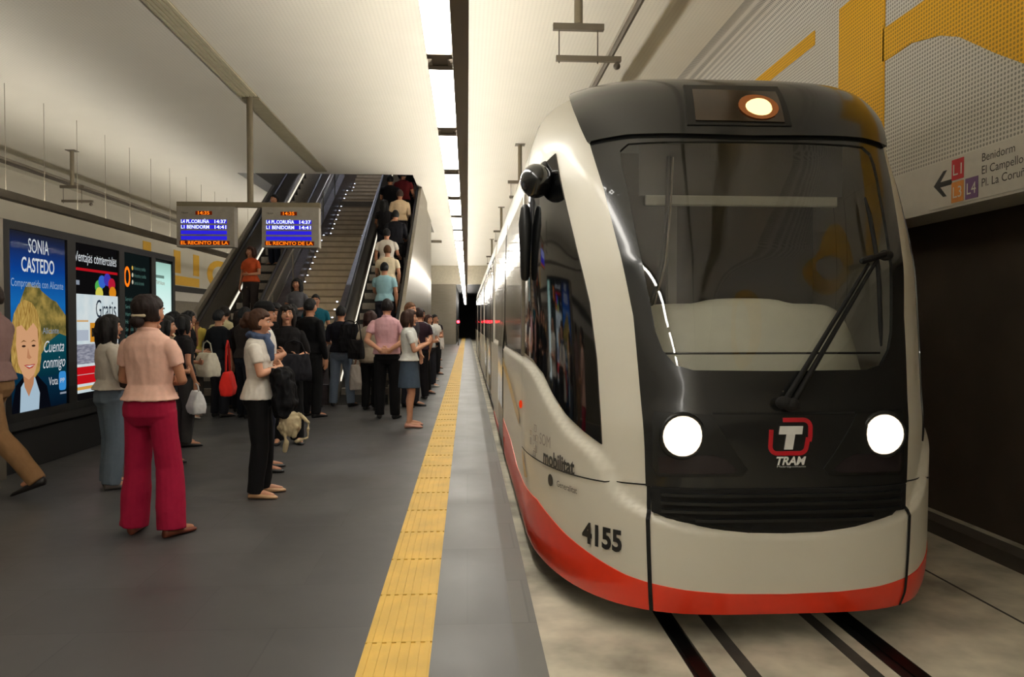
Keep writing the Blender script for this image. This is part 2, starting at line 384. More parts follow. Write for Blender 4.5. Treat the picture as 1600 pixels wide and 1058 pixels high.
# left-hand suspended rail (seen as two thin lines) with its wires
e = empty('suspended_rail', (-7.08, 0, 3.34), 0, 'thin grey twin rail hung on wires left of the advertising case', 'cable rail')
MB().box(-.07, .07, Y0+.5, 44, 0, .02).build('rail', M_steeld, e); MB().box(.07, .08, Y0+.5, 44, 0, .12).build('rail', M_steeld, e)  # upright lip added to screen the glowing bar from the platform side
MB().box(-.04, .03, Y0+.5, 44, .06, .075).build('uplight_bar', glow('added_uplight_left', (255, 248, 236), UP_STRENGTH*.55), e)  # glowing bar added inside the rail to brighten left ceiling and wall
for i in range(20):
    MB().tube([(.02, 12.07+(i-6)*1.07, 0), (.02, 12.07+(i-6)*1.07, ZC-3.34)], .005, 6, False).build('hanger_wire', mat('wire_grey', (150, 140, 122), .5), e)
# ------------------------------------------------------------------ overhead conductor rails and their drop hangers
def conductor(x, z, label, thick=.03):
    e = empty('conductor_rail', (x, 0, z), 0, label, 'overhead rail')
    MB().box(-thick, thick, Y0+.3, YE-1, 0, .05).build('rail_beam', M_steel if x > 0 else M_steeld, e)
    MB().box(-.012, .012, Y0+.3, YE-1, -.05, 0).build('contact_wire', M_fix, e)
conductor(1.6, 4.42, 'slim overhead conductor rail above the tram roof')
conductor(-8.9, 4.55, 'grey overhead beam along the left side of the hall', .07)
def hanger(x, y, label, group):
    e = empty('rail_hanger', (x, y, ZC), 0, label, 'hanger', group)
    MB().tube([(0, 0, 0), (0, 0, -.74)], .042, 14, False).build('post', M_pole, e, smooth=False)
    MB().box(-.1, .1, -.1, .1, -.012, 0).build('base_plate', M_steeld, e)
    MB().box(-.25, .25, -.03, .03, -.80, -.74).build('upper_bar', M_steeld, e)
    MB().box(-.22, .42, -.025, .025, -1.10, -1.05).build('lower_bar', M_steeld, e)
    for s in (-1, 1): MB().tube([(s*.19, 0, -.74), (s*.19, 0, -1.12)], .006, 6, False).build('tie_rod', M_fix, e)
    MB().ball((.38, 0, -1.14), .035).build('clamp', M_fix, e)
    return e
for i, y in enumerate((7.4, 15.6, 24.1, 33.4)):
    hanger(1.09, y, ['steel drop hanger nearest the viewer, cut by the top edge above the tram', 'steel drop hanger directly above the tram mirror', 'small steel drop hanger, third in the row along the tram', 'tiny steel drop hanger farthest down the row along the tram'][i], 'hangers over the tram')
hanger(-8.4, 16.7, 'steel drop hanger at upper left above the advertising case', 'hangers over the left track')

# ------------------------------------------------------------------ information display
ds = empty('information_display', (-3.5, 12.5, ZC), 0, 'twin grey departure screens hanging from one ceiling pole', 'display')
MB().tube([(0, 0, 0), (0, 0, -1.73)], .05, 16, False).build('pole', M_pole, ds, smooth=False)
MB().box(-.1, .1, -.1, .1, -.015, 0).build('ceiling_plate', M_steeld, ds)
MB().box(-1.15, 1.12, -.05, .05, -1.80, -1.72).build('crossbar', M_pole, ds)
M_case = mat('display_case', (150, 144, 134), .5)
M_blue = glow('led_blue', (50, 40, 235), .8); M_ledw = glow('led_white', (225, 235, 255), 1.6); M_or = glow('led_orange', (255, 120, 20), 1.5)
M_dimred = glow('led_amber_dim', (110, 35, 10), .6)
for x0 in (-1.14, .20):
    p = MB().box(x0, x0+.91, -.09, .09, -2.45, -1.80).build('screen_case', M_case, ds, bev=.008)
    f = lambda u, v, d, x0=x0: (x0+u, -.09-d, -2.45+v)
    for k in range(4):
        MB().prism([(.07, .38-k*.088), (.79, .38-k*.088), (.79, .44-k*.088), (.07, .44-k*.088)], f, 0, .004).build('display_row', M_blue, p)
    for k, (a, b) in enumerate((('L4 PL.CORUÑA', '14:37'), ('L1 BENIDORM', '14:41'))):
        text_on(f, a, .078, M_ledw, 'row_text', p, x=.075, y=.383-k*.088, width=.44, depth=.006, bold=.001)
        text_on(f, b, .078, M_ledw, 'row_text', p, x=.6, y=.383-k*.088, width=.18, depth=.006, bold=.001)
    MB().prism([(.30, .515), (.56, .515), (.56, .575), (.30, .575)], f, 0, .004).build('clock_window', M_dimred, p)
    text_on(f, '14:35', .075, M_or, 'clock_text', p, x=.34, y=.52, width=.18, depth=.006, bold=.001)
    MB().prism([(.05, .035), (.83, .035), (.83, .1), (.05, .1)], f, 0, .004).build('ticker_window', M_dimred, p)
    text_on(f, 'EL RECINTO DE LA', .075, M_or, 'ticker_text', p, x=.07, y=.042, width=.74, depth=.006, bold=.001)
    text_on(f, 'TRAM', .04, M_ink, 'maker_text', p, x=.08, y=.53, depth=.003)

# ------------------------------------------------------------------ advertising case with four posters
AX = -4.25
ac = empty('advertising_case', (AX, 9.2, 0), 0, 'long black backlit advertising case with four posters on the left of the platform', 'advertising board')
def af(u, v, d): return (d, u-9.2, v)
mb = MB(); mb.box(-.22, -.05, -2.0, 2.1, .42, 2.4); mb.box(-.2, -.07, -1.95, 2.05, 0, .42)
mb.build('case_body', M_matblack, ac, bev=.01)
MB().box(-.25, .01, -2.12, -2.0, 0, 2.4).build('end_panel', M_steeld, ac, bev=.005)
fr = MB()
pos = [(7.31, 8.33), (8.5, 9.53), (9.67, 10.48), (10.62, 11.22)]
ed = [7.2] + [v for p in pos for v in p] + [11.3]
for i in range(0, len(ed), 2): fr.prism([(ed[i], .5), (ed[i+1], .5), (ed[i+1], 2.4), (ed[i], 2.4)], af, -.05, 0)
fr.prism([(7.2, 2.32), (11.3, 2.32), (11.3, 2.4), (7.2, 2.4)], af, -.05, .001)
fr.prism([(7.2, .42), (11.3, .42), (11.3, .58), (7.2, .58)], af, -.05, .001)
fr.build('frame', M_matblack, ac)
def grad_poster(name, stops, z0, z1, strength):
    m = bpy.data.materials.new(name); m.use_nodes = True; nt = m.node_tree
    for n in list(nt.nodes): nt.nodes.remove(n)
    tc = nt.nodes.new('ShaderNodeTexCoord'); sp = nt.nodes.new('ShaderNodeSeparateXYZ'); nt.links.new(tc.outputs['Object'], sp.inputs[0])
    mr = nt.nodes.new('ShaderNodeMapRange'); mr.inputs[1].default_value = z0; mr.inputs[2].default_value = z1; nt.links.new(sp.outputs[2], mr.inputs[0])
    r = nt.nodes.new('ShaderNodeValToRGB'); nt.links.new(mr.outputs[0], r.inputs[0]); cr = r.color_ramp
    while len(cr.elements) > 1: cr.elements.remove(cr.elements[0])
    cr.elements[0].position = stops[0][0]; cr.elements[0].color = lin(stops[0][1])+(1,)
    for p, c in stops[1:]:
        el = cr.elements.new(p); el.color = lin(c)+(1,)
    e = nt.nodes.new('ShaderNodeEmission'); e.inputs[1].default_value = strength; nt.links.new(r.outputs[0], e.inputs[0])
    o = nt.nodes.new('ShaderNodeOutputMaterial'); nt.links.new(e.outputs[0], o.inputs[0]); return m
def noise_glow(name, a, b, scale, strength, stretch=(1, 1, 1)):
    m = glow(name, a, strength); nt = m.node_tree; e = [n for n in nt.nodes if n.type == 'EMISSION'][0]
    tc = nt.nodes.new('ShaderNodeTexCoord'); mp = nt.nodes.new('ShaderNodeMapping'); mp.inputs['Scale'].default_value = stretch
    nt.links.new(tc.outputs['Object'], mp.inputs[0])
    n = nt.nodes.new('ShaderNodeTexNoise'); n.inputs['Scale'].default_value = scale; n.inputs['Detail'].default_value = 5; nt.links.new(mp.outputs[0], n.inputs['Vector'])
    r = nt.nodes.new('ShaderNodeValToRGB'); r.color_ramp.elements[0].position = .35; r.color_ramp.elements[1].position = .65
    r.color_ramp.elements[0].color = lin(a)+(1,); r.color_ramp.elements[1].color = lin(b)+(1,)
    nt.links.new(n.outputs[0], r.inputs[0]); nt.links.new(r.outputs[0], e.inputs[0]); return m
def shape(pts, m, name, par, d):
    return MB().prism(pts, af, d, d+.0012).build(name, m, par)
def rect(a, b, c, d): return [(a, c), (b, c), (b, d), (a, d)]
def blob(cx, cy, rx, ry, n=28, a0=0, a1=2*pi, e=2.0):
    out = []
    for i in range(n):
        t = a0+(a1-a0)*i/n; c_, s_ = cos(t), sin(t)
        out.append((cx+rx*abs(c_)**(2/e)*(1 if c_ > 0 else -1), cy+ry*abs(s_)**(2/e)*(1 if s_ > 0 else -1)))
    return out
PS = .9
# poster 1: blue sky, castle rock, smiling blonde woman
p1 = shape(rect(7.31, 8.33, .58, 2.32), grad_poster('poster_sky', [(0, (6, 22, 40)), (.3, (10, 58, 84)), (.6, (25, 112, 190)), (.8, (14, 66, 150)), (.93, (30, 44, 86)), (1, (34, 36, 44))], .58, 2.32, PS), 'poster', ac, -.03)
p1['label'] = 'blue election poster with a smiling blonde woman'
rock = [(7.32, 1.32), (7.45, 1.5), (7.52, 1.66), (7.6, 1.79), (7.66, 1.84), (7.72, 1.80), (7.8, 1.82), (7.88, 1.76), (7.97, 1.72), (8.06, 1.68), (8.15, 1.66), (8.25, 1.58), (8.33, 1.52), (8.33, 1.22), (8.15, 1.14), (7.9, 1.12), (7.6, 1.2)]
shape(rock, noise_glow('rock_print', (92, 88, 46), (176, 150, 78), 9, PS), 'rock_picture', p1, -.028)
shape([(8.33, 1.3), (8.2, 1.33), (8.0, 1.25), (7.85, 1.12), (7.8, .9), (8.33, .9)], grad_poster('sea_print', [(0, (6, 50, 66)), (1, (16, 84, 96))], .9, 1.3, PS), 'sea_picture', p1, -.0275)
hairm = noise_glow('blonde_print', (150, 112, 50), (214, 178, 96), 14, PS, (1, 6, 1))
shape([(7.38, .98), (7.34, 1.15), (7.35, 1.35), (7.4, 1.52), (7.48, 1.62), (7.58, 1.665), (7.7, 1.64), (7.79, 1.56), (7.845, 1.42), (7.86, 1.25), (7.85, 1.08), (7.82, .96), (7.74, .90)], hairm, 'hair_picture', p1, -.026)
shape([(7.34, .58), (7.42, .84), (7.6, .95), (7.78, .92), (7.95, .80), (8.02, .58)], glow('jacket_print', (10, 12, 20), PS), 'jacket_picture', p1, -.0265)
shape([(7.48, .58), (7.50, .82), (7.62, .93), (7.74, .9), (7.82, .74), (7.8, .58)], glow('shirt_print', (180, 205, 222), PS), 'shirt_picture', p1, -.0255)
shape([(7.53, 1.0), (7.56, .82), (7.63, .72), (7.71, .84), (7.74, 1.0)], glow('neck_print', (196, 138, 98), PS), 'neck_picture', p1, -.025)
shape([(7.44, 1.4), (7.43, 1.22), (7.46, 1.05), (7.54, .93), (7.63, .885), (7.72, .93), (7.78, 1.04), (7.805, 1.2), (7.79, 1.38), (7.72, 1.44), (7.6, 1.36), (7.52, 1.42)], glow('face_print', (226, 170, 126), PS), 'face_picture', p1, -.024)
for cx in (7.55, 7.715):
    shape(blob(cx, 1.215, .032, .011), glow('eye_print', (60, 40, 30), PS), 'eye_picture', p1, -.022)
    shape([(cx-.05, 1.25), (cx, 1.275), (cx+.05, 1.255), (cx, 1.262)], glow('brow_print', (120, 84, 48), PS), 'eyebrow_picture', p1, -.022)
shape([(7.62, 1.2), (7.60, 1.1), (7.64, 1.085), (7.68, 1.1), (7.645, 1.13)], glow('nose_print', (200, 140, 100), PS), 'nose_picture', p1, -.022)
shape([(7.55, 1.03), (7.6, 1.035), (7.64, 1.03), (7.69, 1.035), (7.74, 1.035), (7.69, 1.0), (7.63, .99)], glow('lip_print', (190, 80, 70), PS), 'mouth_picture', p1, -.022)
shape([(7.575, 1.024), (7.64, 1.022), (7.715, 1.026), (7.64, 1.006)], glow('teeth_print', (240, 235, 225), PS), 'teeth_picture', p1, -.0205)
M_pw = glow('print_white', (225, 230, 235), PS); M_pg = glow('print_grey', (150, 160, 175), PS)
text_on(af, 'SONIA', .2, M_pw, 'poster_text', p1, x=7.65, y=2.13, width=.36, depth=-.022)
text_on(af, 'CASTEDO', .2, M_pw, 'poster_text', p1, x=7.53, y=1.94, width=.58, depth=-.022, bold=.003)
text_on(af, 'Comprometida con Alicante', .11, glow('print_pale', (150, 180, 215), PS), 'poster_text', p1, x=7.36, y=1.79, width=.92, depth=-.022)
text_on(af, 'Cuenta', .17, M_pw, 'poster_text', p1, x=7.9, y=1.14, width=.38, depth=-.022, shear=.35)
text_on(af, 'conmigo', .17, M_pw, 'poster_text', p1, x=7.88, y=.98, width=.42, depth=-.022, shear=.35)
text_on(af, 'Alicante', .09, M_pg, 'poster_text', p1, x=7.88, y=1.33, width=.3, depth=-.022)
text_on(af, 'Vota', .12, M_pw, 'poster_text', p1, x=7.98, y=.8, width=.17, depth=-.022)
shape(blob(8.24, .83, .07, .1, e=5), glow('badge_blue', (60, 150, 225), PS), 'party_badge', p1, -.022)
text_on(af, 'PP', .07, M_pw, 'badge_text', p1, x=8.195, y=.81, width=.085, depth=-.0195)
shape(rect(8.19, 8.31, .69, .71), M_pg, 'badge_line', p1, -.022)
# poster 2: shopping advert, black head, pale page, red foot
p2 = shape(rect(8.5, 9.53, .58, 2.32), glow('p2_black', (16, 15, 16), PS), 'poster', ac, -.03); p2['label'] = 'white, black and red shopping advert poster'
text_on(af, 'Ventajas comerciales', .16, M_pw, 'poster_text', p2, x=8.52, y=2.12, width=.98, depth=-.022)
shape(rect(8.5, 9.53, 2.02, 2.05), glow('p2_red', (200, 22, 34), PS), 'red_line', p2, -.025)
shape(rect(8.52, 8.62, 1.86, 1.91), M_pg, 'small_caption', p2, -.025)
for cx, cy, c in ((9.06, 1.86, (90, 190, 90)), (9.14, 1.92, (60, 110, 220)), (9.27, 1.95, (70, 60, 190)), (9.38, 1.9, (200, 30, 60)), (9.4, 1.8, (240, 150, 30)), (9.07, 1.78, (230, 220, 90))):
    shape(blob(cx, cy, .09, .075, 16), glow('balloon_%d_%d' % (c[0], c[1]), c, PS), 'coloured_shape', p2, -.0255+cx*.0001)
shape(rect(8.5, 9.53, .66, 1.76), noise_glow('p2_page', (205, 222, 228), (228, 236, 236), 4, PS*1.1), 'page', p2, -.0245)
text_on(af, 'Gratis', .3, glow('p2_ink', (40, 50, 66), PS), 'poster_text', p2, x=8.98, y=1.5, width=.5, depth=-.022)
shape(rect(8.84, 9.2, 1.22, 1.44), glow('p2_orange', (226, 150, 40), PS), 'offer_square', p2, -.0225)
shape(rect(8.87, 8.99, 1.28, 1.38), M_ink, 'offer_mark', p2, -.0205)
text_on(af, 'Pass', .08, M_pw, 'offer_text', p2, x=9.03, y=1.3, width=.15, depth=-.0205)
shape(rect(8.55, 8.8, 1.45, 1.47), glow('p2_orl', (226, 180, 120), PS), 'page_line', p2, -.0225)
shape(rect(9.22, 9.5, 1.22, 1.26), glow('p2_bl', (110, 180, 210), PS), 'page_line', p2, -.0225)
shape(rect(8.5, 8.8, 1.24, 1.36), glow('p2_lb', (190, 200, 215), PS), 'page_block', p2, -.0225)
shape(rect(8.5, 9.53, .98, 1.2), noise_glow('p2_greyblock', (120, 122, 140), (175, 176, 188), 10, PS, (1, 1, 6)), 'page_block', p2, -.0222)
shape(rect(8.5, 9.53, .76, .95), glow('p2_redb', (214, 22, 30), PS), 'red_block', p2, -.022)
shape(rect(8.5, 9.53, .86, .865), M_pw, 'block_line', p2, -.02)
shape(rect(8.52, 9.5, .695, .73), glow('p2_gold', (230, 170, 80), PS), 'gold_line', p2, -.02)
# poster 3: dark notice with round orange mark and lines of small writing
p3 = shape(rect(9.67, 10.48, .58, 2.32), glow('p3_dark', (18, 26, 26), PS), 'poster', ac, -.03); p3['label'] = 'dark notice poster with orange ring and small pale writing'
mb = MB(); o_ = blob(9.8, 2.02, .085, .13, 24); i_ = blob(9.8, 2.02, .05, .09, 24)
for i in range(24): mb.prism([o_[i], o_[(i+1) % 24], i_[(i+1) % 24], i_[i]], af, -.025, -.024)
mb.build('orange_ring', M_or, p3)
M_teal = glow('p3_teal', (90, 130, 120), PS)
for k in range(11):
    w_ = .28+.2*random.random(); z = 2.12-k*.095 - (.12 if k > 2 else 0); x_ = 10.0 if k < 3 else 9.74
    text_on(af, random.choice(('Horarios y tarifas', 'Avisos al viajero', 'Servicio de tranvia')), .07, M_teal, 'poster_text', p3, x=x_, y=z, width=w_+(.2 if k > 2 else 0), depth=-.025)
for k, c in enumerate(((230, 190, 90), (220, 214, 190), (220, 214, 190))): shape(blob(9.95, 2.14-k*.09, .022, .028, 12), glow('p3_dot%d' % k, c, PS), 'line_dot', p3, -.025)
# poster 4: nearly white, pale green
p4 = shape(rect(10.62, 11.22, .58, 2.28), grad_poster('p4_page', [(0, (235, 245, 240)), (.6, (222, 244, 240)), (.85, (190, 232, 222)), (1, (150, 190, 176))], .58, 2.28, 1.25), 'poster', ac, -.03); p4['label'] = 'glowing white and pale green poster'
shape(rect(10.64, 10.96, 2.06, 2.1), glow('p4_grey', (120, 150, 140), PS), 'poster_line', p4, -.025)
text_on(af, 'TRAM Alicante', .08, glow('p4_ink', (160, 120, 90), PS), 'poster_text', p4, x=10.68, y=1.97, width=.3, depth=-.025)
MB().prism(rect(7.2, 11.3, .5, 2.36), lambda u, v, d: af(u, v, d-(v-.5)/1.86*.0215), .003, .006).build('glass_front', glassm('ad_glass', (.97, .97, .97), gloss=.015), ac)

# ------------------------------------------------------------------ escalators and stairs
SL = .583; YB = 13.73
def tread(y): return max(0, SL*(y-YB))
M_step = mat('step_metal', (150, 142, 132), .5, .4, var=.15, scale=30, stretch=(1, 8, 1))
M_bal = mat('balustrade_dark', (40, 37, 38), .3, .3, var=.1)
M_balA = mat('balustrade_grey', (92, 86, 78), .35, .4, var=.1)
M_hand = mat('handrail_rubber', (22, 20, 20), .5)
M_strip = glow('skirt_light', (255, 246, 225), 1.1)
def escalator(x0, x1, label, panel, glowside, yend=27.5):
    e = empty('escalator', ((x0+x1)/2, 13.0, 0), 0, label, 'escalator', 'escalators beside the stairs'); cx = (x0+x1)/2; hw = (x1-x0)/2
    def yz(pts, a, b): return MB().prism(pts, lambda u, v, d: (d, u-13.0, v), a, b)
    ztop = SL*(yend-YB)
    yz([(13.3, -.0), (yend, 0), (yend, ztop-.1), (YB, -.0+.001)], -hw+.1, hw-.1).build('truss', M_matblack, e)
    st = MB().prism([(0, -.34), (.40, -.11), (.40, .1166), (0, .1166)], lambda u, v, d: (d, u, v), -hw+.12, hw-.12)
    st2 = st.build('step', M_step, e); y = YB-.2; k = 0
    while y < yend-.5:
        s_ = st2 if k == 0 else st2.copy()
        if k: COL.objects.link(s_)
        s_.parent = e; s_.location = (0, y-13.0, SL*(y-YB)+.0); y += .2*2; k += 1
    for s in (-1, 1):
        a, b = (-hw, -hw+.09) if s < 0 else (hw-.09, hw)
        yz([(13.35, 0), (yend, 0), (yend, ztop+.25), (YB+.1, .3), (13.35, .3)], a, b).build('skirt_panel', M_steel, e)
        ab = (a+.035, b-.035)
        yz([(13.4, .3), (YB+.1, .3), (yend, ztop+.25), (yend, ztop+.93), (YB+.1, .97), (13.5, .92), (13.36, .8), (13.32, .5)], *ab).build('balustrade', panel, e)
        c = (a+b)/2
        MB().tube([(c, .40, .42), (c, .30, .55), (c, .29, .75), (c, .37, .9), (c, .5, .96), (c, .72, .985), (c, .95, 1.07), (c, yend-13, ztop+.97)], .038, 10).build('handrail', M_hand, e, smooth=True)
        yz([(13.4, .3), (YB+.1, .3), (yend, ztop+.25), (yend, ztop+.28), (YB+.1, .33), (13.4, .33)], a-.01 if s > 0 else a+.0, b+.0 if s > 0 else b+.01).build('skirt_cap', M_steel, e)
        if s == glowside:
            xx = (-hw+.10, -hw+.115) if s < 0 else (hw-.115, hw-.10)
            yz([(14.0, .36), (yend, ztop+.14), (yend, ztop+.19), (14.0, .41)], *xx).build('strip_light', M_strip, e)
    return e
escalator(-5.12, -4.06, 'left escalator, its black handrail nearest the advertising case, a yellow vest rider on top', M_balA, -1)
escalator(-2.42, -1.30, 'right escalator packed with people riding up', M_bal, -1)
# stairs in the middle, three flights with short landings and small lights at both ends of each step
sr = empty('staircase', (-3.15, 13.0, 0), 0, 'wide brown staircase between the two escalators with small white lights on its steps', 'stairs')
M_stair = mat('stair_stone', (204, 188, 162), .6, var=.12, scale=5)
M_nose = mat('stair_nosing', (150, 134, 110), .5)
M_led = glow('step_led', (225, 232, 255), 5)
y = 13.4; z = 0; segs = []; k = 0
XS0, XS1 = -3.86, -2.72
while z < 7.2:
    if k in (11, 22, 33): segs.append((y, y+.75, z)); y += .75
    z += .17; segs.append((y, y+.295, z)); y += .295; k += 1
segs.append((y, 34, z)); k = 0; last = 0
for (a, b, zz) in segs:
    if zz != last:
        stp = MB().box(XS0+3.15, XS1+3.15, a-13, b-13+.03, zz-.19, zz).build('step', M_stair, sr)
        MB().box(XS0+3.15, XS1+3.15, a-13-.012, a-13+.03, zz-.035, zz+.002).build('nosing', M_nose, stp)
        for xx in (XS0+3.15+.06, XS1+3.15-.06):
            if a < 26: MB().ball((xx, a-13+.03, zz+.012), (.022, .022, .012), 8, 5).build('step_light', M_led, sr)
    else: MB().box(XS0+3.15, XS1+3.15, a-13, b-13+.03, zz-.19, zz-.0005).build('landing', M_stair, sr)
    last = zz
for nm, xa, xb, hh in (('stringer', -4.05, XS0-.005, .35), ('stringer', XS1+.005, -2.43, .35)):
    MB().prism([(13.35, 0), (27.5, 0), (27.5, 7.75), (13.5, hh), (13.35, hh)], lambda u, v, d: (d+3.15, u-13, v), xa, xb).build(nm, mat('stringer_panel', (74, 66, 70), .4, .2, var=.35, scale=8), sr)
MB().box(-.71+.0, .43, 4.0, 14.6, 0, .01).build('base', M_matblack, sr)
for xx in (-.72,):
    MB().tube([(xx, .2, .9), (xx, .4, 1.0), (xx, 14.0, 8.5)], .022, 8).build('handrail', M_steel, sr)
    for q in range(8):
        MB().tube([(xx, .5+q*1.8, .3+q*1.8*.52), (xx, .5+q*1.8, 1.05+q*1.8*.5515)], .015, 6, False).build('handrail_post', M_steel, sr)
# side cladding wall right of the right escalator
struct(MB().prism([(13.2, 0), (23.2, 0), (23.2, ZC-.0), (20.6, ZC-.0), (13.2, .78)], lambda u, v, d: (d, u, v), -1.295, -1.22), 'wall_escalator_right', M_steel)
struct(MB().prism([(13.2, 0), (23.2, 0), (23.2, ZC), (20.6, ZC), (13.2, .78)], lambda u, v, d: (d, u, v), -5.2, -5.125), 'wall_escalator_left', M_steeld)
struct(MB().box(-5.2, -1.22, 23.2, 23.3, 0, ZC), 'wall_under_stairs', M_steeld)
struct(MB().box(cx0, cx1, 27.5, 34, 7.3, 7.4), 'floor_upper', M_floor)
# unseen lights added on the shaft ceiling to brighten stairs and riders
for i, yy in enumerate((22, 26, 30)):
    e = empty('added_shaft_light', (-3.4, yy, 9.99), 0, 'unseen added light at the top of the escalator shaft', 'ceiling light', 'added lights of the escalator shaft')
    MB().box(-.8, .8, -.12, .12, -.05, 0).build('housing', M_steeld, e); MB().box(-.75, .75, -.08, .08, -.08, -.05).build('tube_cover', glow('added_shaft_glow', (235, 240, 255), 60), e)

# red tunnel signal
e = empty('tunnel_signal', (-.55, 46.5, 0), 0, 'small signal post with red lamp at the tunnel mouth', 'signal')
MB().tube([(0, 0, 0), (0, 0, 1.3)], .03, 8, False).build('post', M_steeld, e); MB().box(-.1, .1, -.04, .06, 1.25, 1.62).build('signal_head', M_black, e)
MB().ball((0, -.05, 1.46), (.09, .03, .09)).build('red_lamp', glow('red_lamp', (255, 30, 40), 30), e)
# ------------------------------------------------------------------ the tram
XC = 1.62
ZK = [-.05,.05,.5,.87,1.06,1.2,1.48,1.75,1.85,2.25,2.47,2.63,2.8,2.9,2.96,2.99,3.02]
YK = [3.80,3.77,3.76,3.76,3.79,3.81,3.86,3.92,3.96,4.14,4.26,4.34,4.47,4.6,4.78,5.0,5.6]
ZW = [-.05,.05,.3,.8,1.2,1.8,2.2,2.5,2.65,2.8,2.88,2.95,2.99,3.02]
WW = [1.17,1.19,1.2,1.2,1.2,1.2,1.19,1.175,1.16,1.12,1.08,.99,.85,.3]
ZL_ = [0,.8,1.5,2.3,2.9,3.02]; YL_ = [1.6,1.55,1.4,1.1,.85,.8]
CP = [0,.2,.37,.45,.49,.532,.675,.8,.89,1.0,9]; CZ = [.38,.41,.47,.53,.6,.72,.87,1.07,1.16,1.19,1.19]
def pchip(xs, ys, x):
    n = len(xs)
    if x <= xs[0]: return ys[0]
    if x >= xs[-1]: return ys[-1]
    h = [xs[i+1]-xs[i] for i in range(n-1)]; d = [(ys[i+1]-ys[i])/h[i] for i in range(n-1)]; m = [d[0]]
    for i in range(1, n-1):
        if d[i-1]*d[i] <= 0: m.append(0.)
        else:
            w1 = 2*h[i]+h[i-1]; w2 = h[i]+2*h[i-1]; m.append((w1+w2)/(w1/d[i-1]+w2/d[i]))
    m.append(d[-1])
    for i in range(n-1):
        if x <= xs[i+1]:
            t = (x-xs[i])/h[i]; t2 = t*t; t3 = t2*t
            return (2*t3-3*t2+1)*ys[i]+(t3-2*t2+t)*h[i]*m[i]+(-2*t3+3*t2)*ys[i+1]+(t3-t2)*h[i]*m[i+1]
_c = {}
def zrow(z):
    z = round(z, 4)
    if z not in _c: _c[z] = (pchip(ZW, WW, z), pchip(ZK, YK, z), pchip(ZL_, YL_, z))
    return _c[z]
def surf(p, z):
    s = -1 if p < 0 else 1; q = abs(p); wd, yt, L = zrow(z)
    cr = pchip(CP, CZ, q); t = min(1, max(0, (cr-z)/.035)); b = .026*t*t*(3-2*t)
    if z < .1: b += 0
    wd += b; yt -= b*1.2
    if q < 1:
        t = sin(q*pi/2); a = wd*t; o = L*(1-sqrt(max(0, 1-t**3.9)))
    else: a = wd; o = L+(q-1)
    return Vector((XC+s*a, yt+o, z))
def normal(p, z):
    e = 1e-3; z1 = min(3.019, z+e); z0 = z1-2*e
    n = (surf(p+e, z)-surf(p-e, z)).cross(surf(p, z1)-surf(p, z0))
    return n.normalized()
def on_tram(p, z, d): return surf(p, z)+normal(p, z)*d
def clip_poly(poly, x0, x1, y0, y1):
    def cut(pts, f):
        out = []; n = len(pts)
        for i in range(n):
            a, b = pts[i], pts[(i+1) % n]; fa, fb = f(a), f(b)
            if fa >= 0: out.append(a)
            if (fa >= 0) != (fb >= 0):
                t = fa/(fa-fb); out.append((a[0]+(b[0]-a[0])*t, a[1]+(b[1]-a[1])*t))
        return out
    for f in (lambda q: q[0]-x0, lambda q: x1-q[0], lambda q: q[1]-y0, lambda q: y1-q[1]):
        if len(poly) < 3: return []
        poly = cut(poly, f)
    return poly
def grid_lines(a, b, st, far):
    out = [a]; x = a
    k = math.floor(a/st)+1
    while True:
        x = k*st
        if x >= b-1e-6: break
        if abs(x) <= 1.3 or abs((x/far)-round(x/far)) < 1e-4: out.append(x)
        k += 1
    out.append(b); return out
def patch(poly, off, m, name, parent, st=.04, zt=.06, thick=.006, origin=None, smooth=True, far=.8):
    xs = grid_lines(min(q[0] for q in poly), max(q[0] for q in poly), st, far)
    z0 = min(q[1] for q in poly); z1 = max(q[1] for q in poly); nz = max(1, int((z1-z0)/zt)); zs = [z0+(z1-z0)*i/nz for i in range(nz+1)]
    idx = {}; P = []; F = []
    for i in range(len(xs)-1):
        for j in range(len(zs)-1):
            c = clip_poly(poly, xs[i], xs[i+1], zs[j], zs[j+1])
            f = []
            for q in c:
                k = (round(q[0], 4), round(q[1], 4))
                if k not in idx: idx[k] = len(P); P.append(k)
                if not f or (f[-1] != idx[k] and f[0] != idx[k]): f.append(idx[k])
            if len(set(f)) == len(f) and len(f) > 2: F.append(tuple(f))
    top = [on_tram(q[0], q[1], off) for q in P]; n = len(P)
    if thick:
        cnt = {}
        for f in F:
            for i in range(len(f)): 
                a, b = f[i], f[(i+1) % len(f)]; cnt[(a, b)] = cnt.get((a, b), 0)+1
        top += [on_tram(q[0], q[1], off-thick) for q in P]
        E_ = [(a, b) for (a, b) in cnt if (b, a) not in cnt]
        F += [(b, a, a+n, b+n) for a, b in E_]
    o = origin or Vector((0, 0, 0))
    mb = MB(); mb.add([v-o for v in top], F)
    ob = mb.build(name, m, parent, fix=False)
    if smooth:
        me = ob.data; me.polygons.foreach_set('use_smooth', [len(p.vertices) > 0 for p in me.polygons])
        try: me.set_sharp_from_angle(angle=radians(40))
        except Exception: pass
    return ob
def mirror(poly): return [(-a, b) for a, b in reversed(poly)]
M_body = mat('tram_white', (218, 213, 198), .4, var=.02, scale=1.2, coat=.2)
M_red = mat('tram_red', (243, 62, 34), .32, var=.03, coat=.3)
M_mask = mat('tram_black', (30, 31, 31), .22, var=.05, scale=2, coat=.4)
M_mask2 = mat('tram_black_satin', (20, 21, 20), .4, var=.1, scale=3)
M_seam = mat('seam_black', (8, 8, 8), .8)
M_glassw = glassm('windscreen_glass', (.84, .85, .83), extra=.03)
M_glassd = mat('side_glass', (12, 13, 14), .06, var=.05, coat=.5, spec=.7)
M_sidegrey = mat('tram_grey_door', (128, 122, 110), .25, .5, var=.06)
TO = Vector((XC, 4.0, TB))
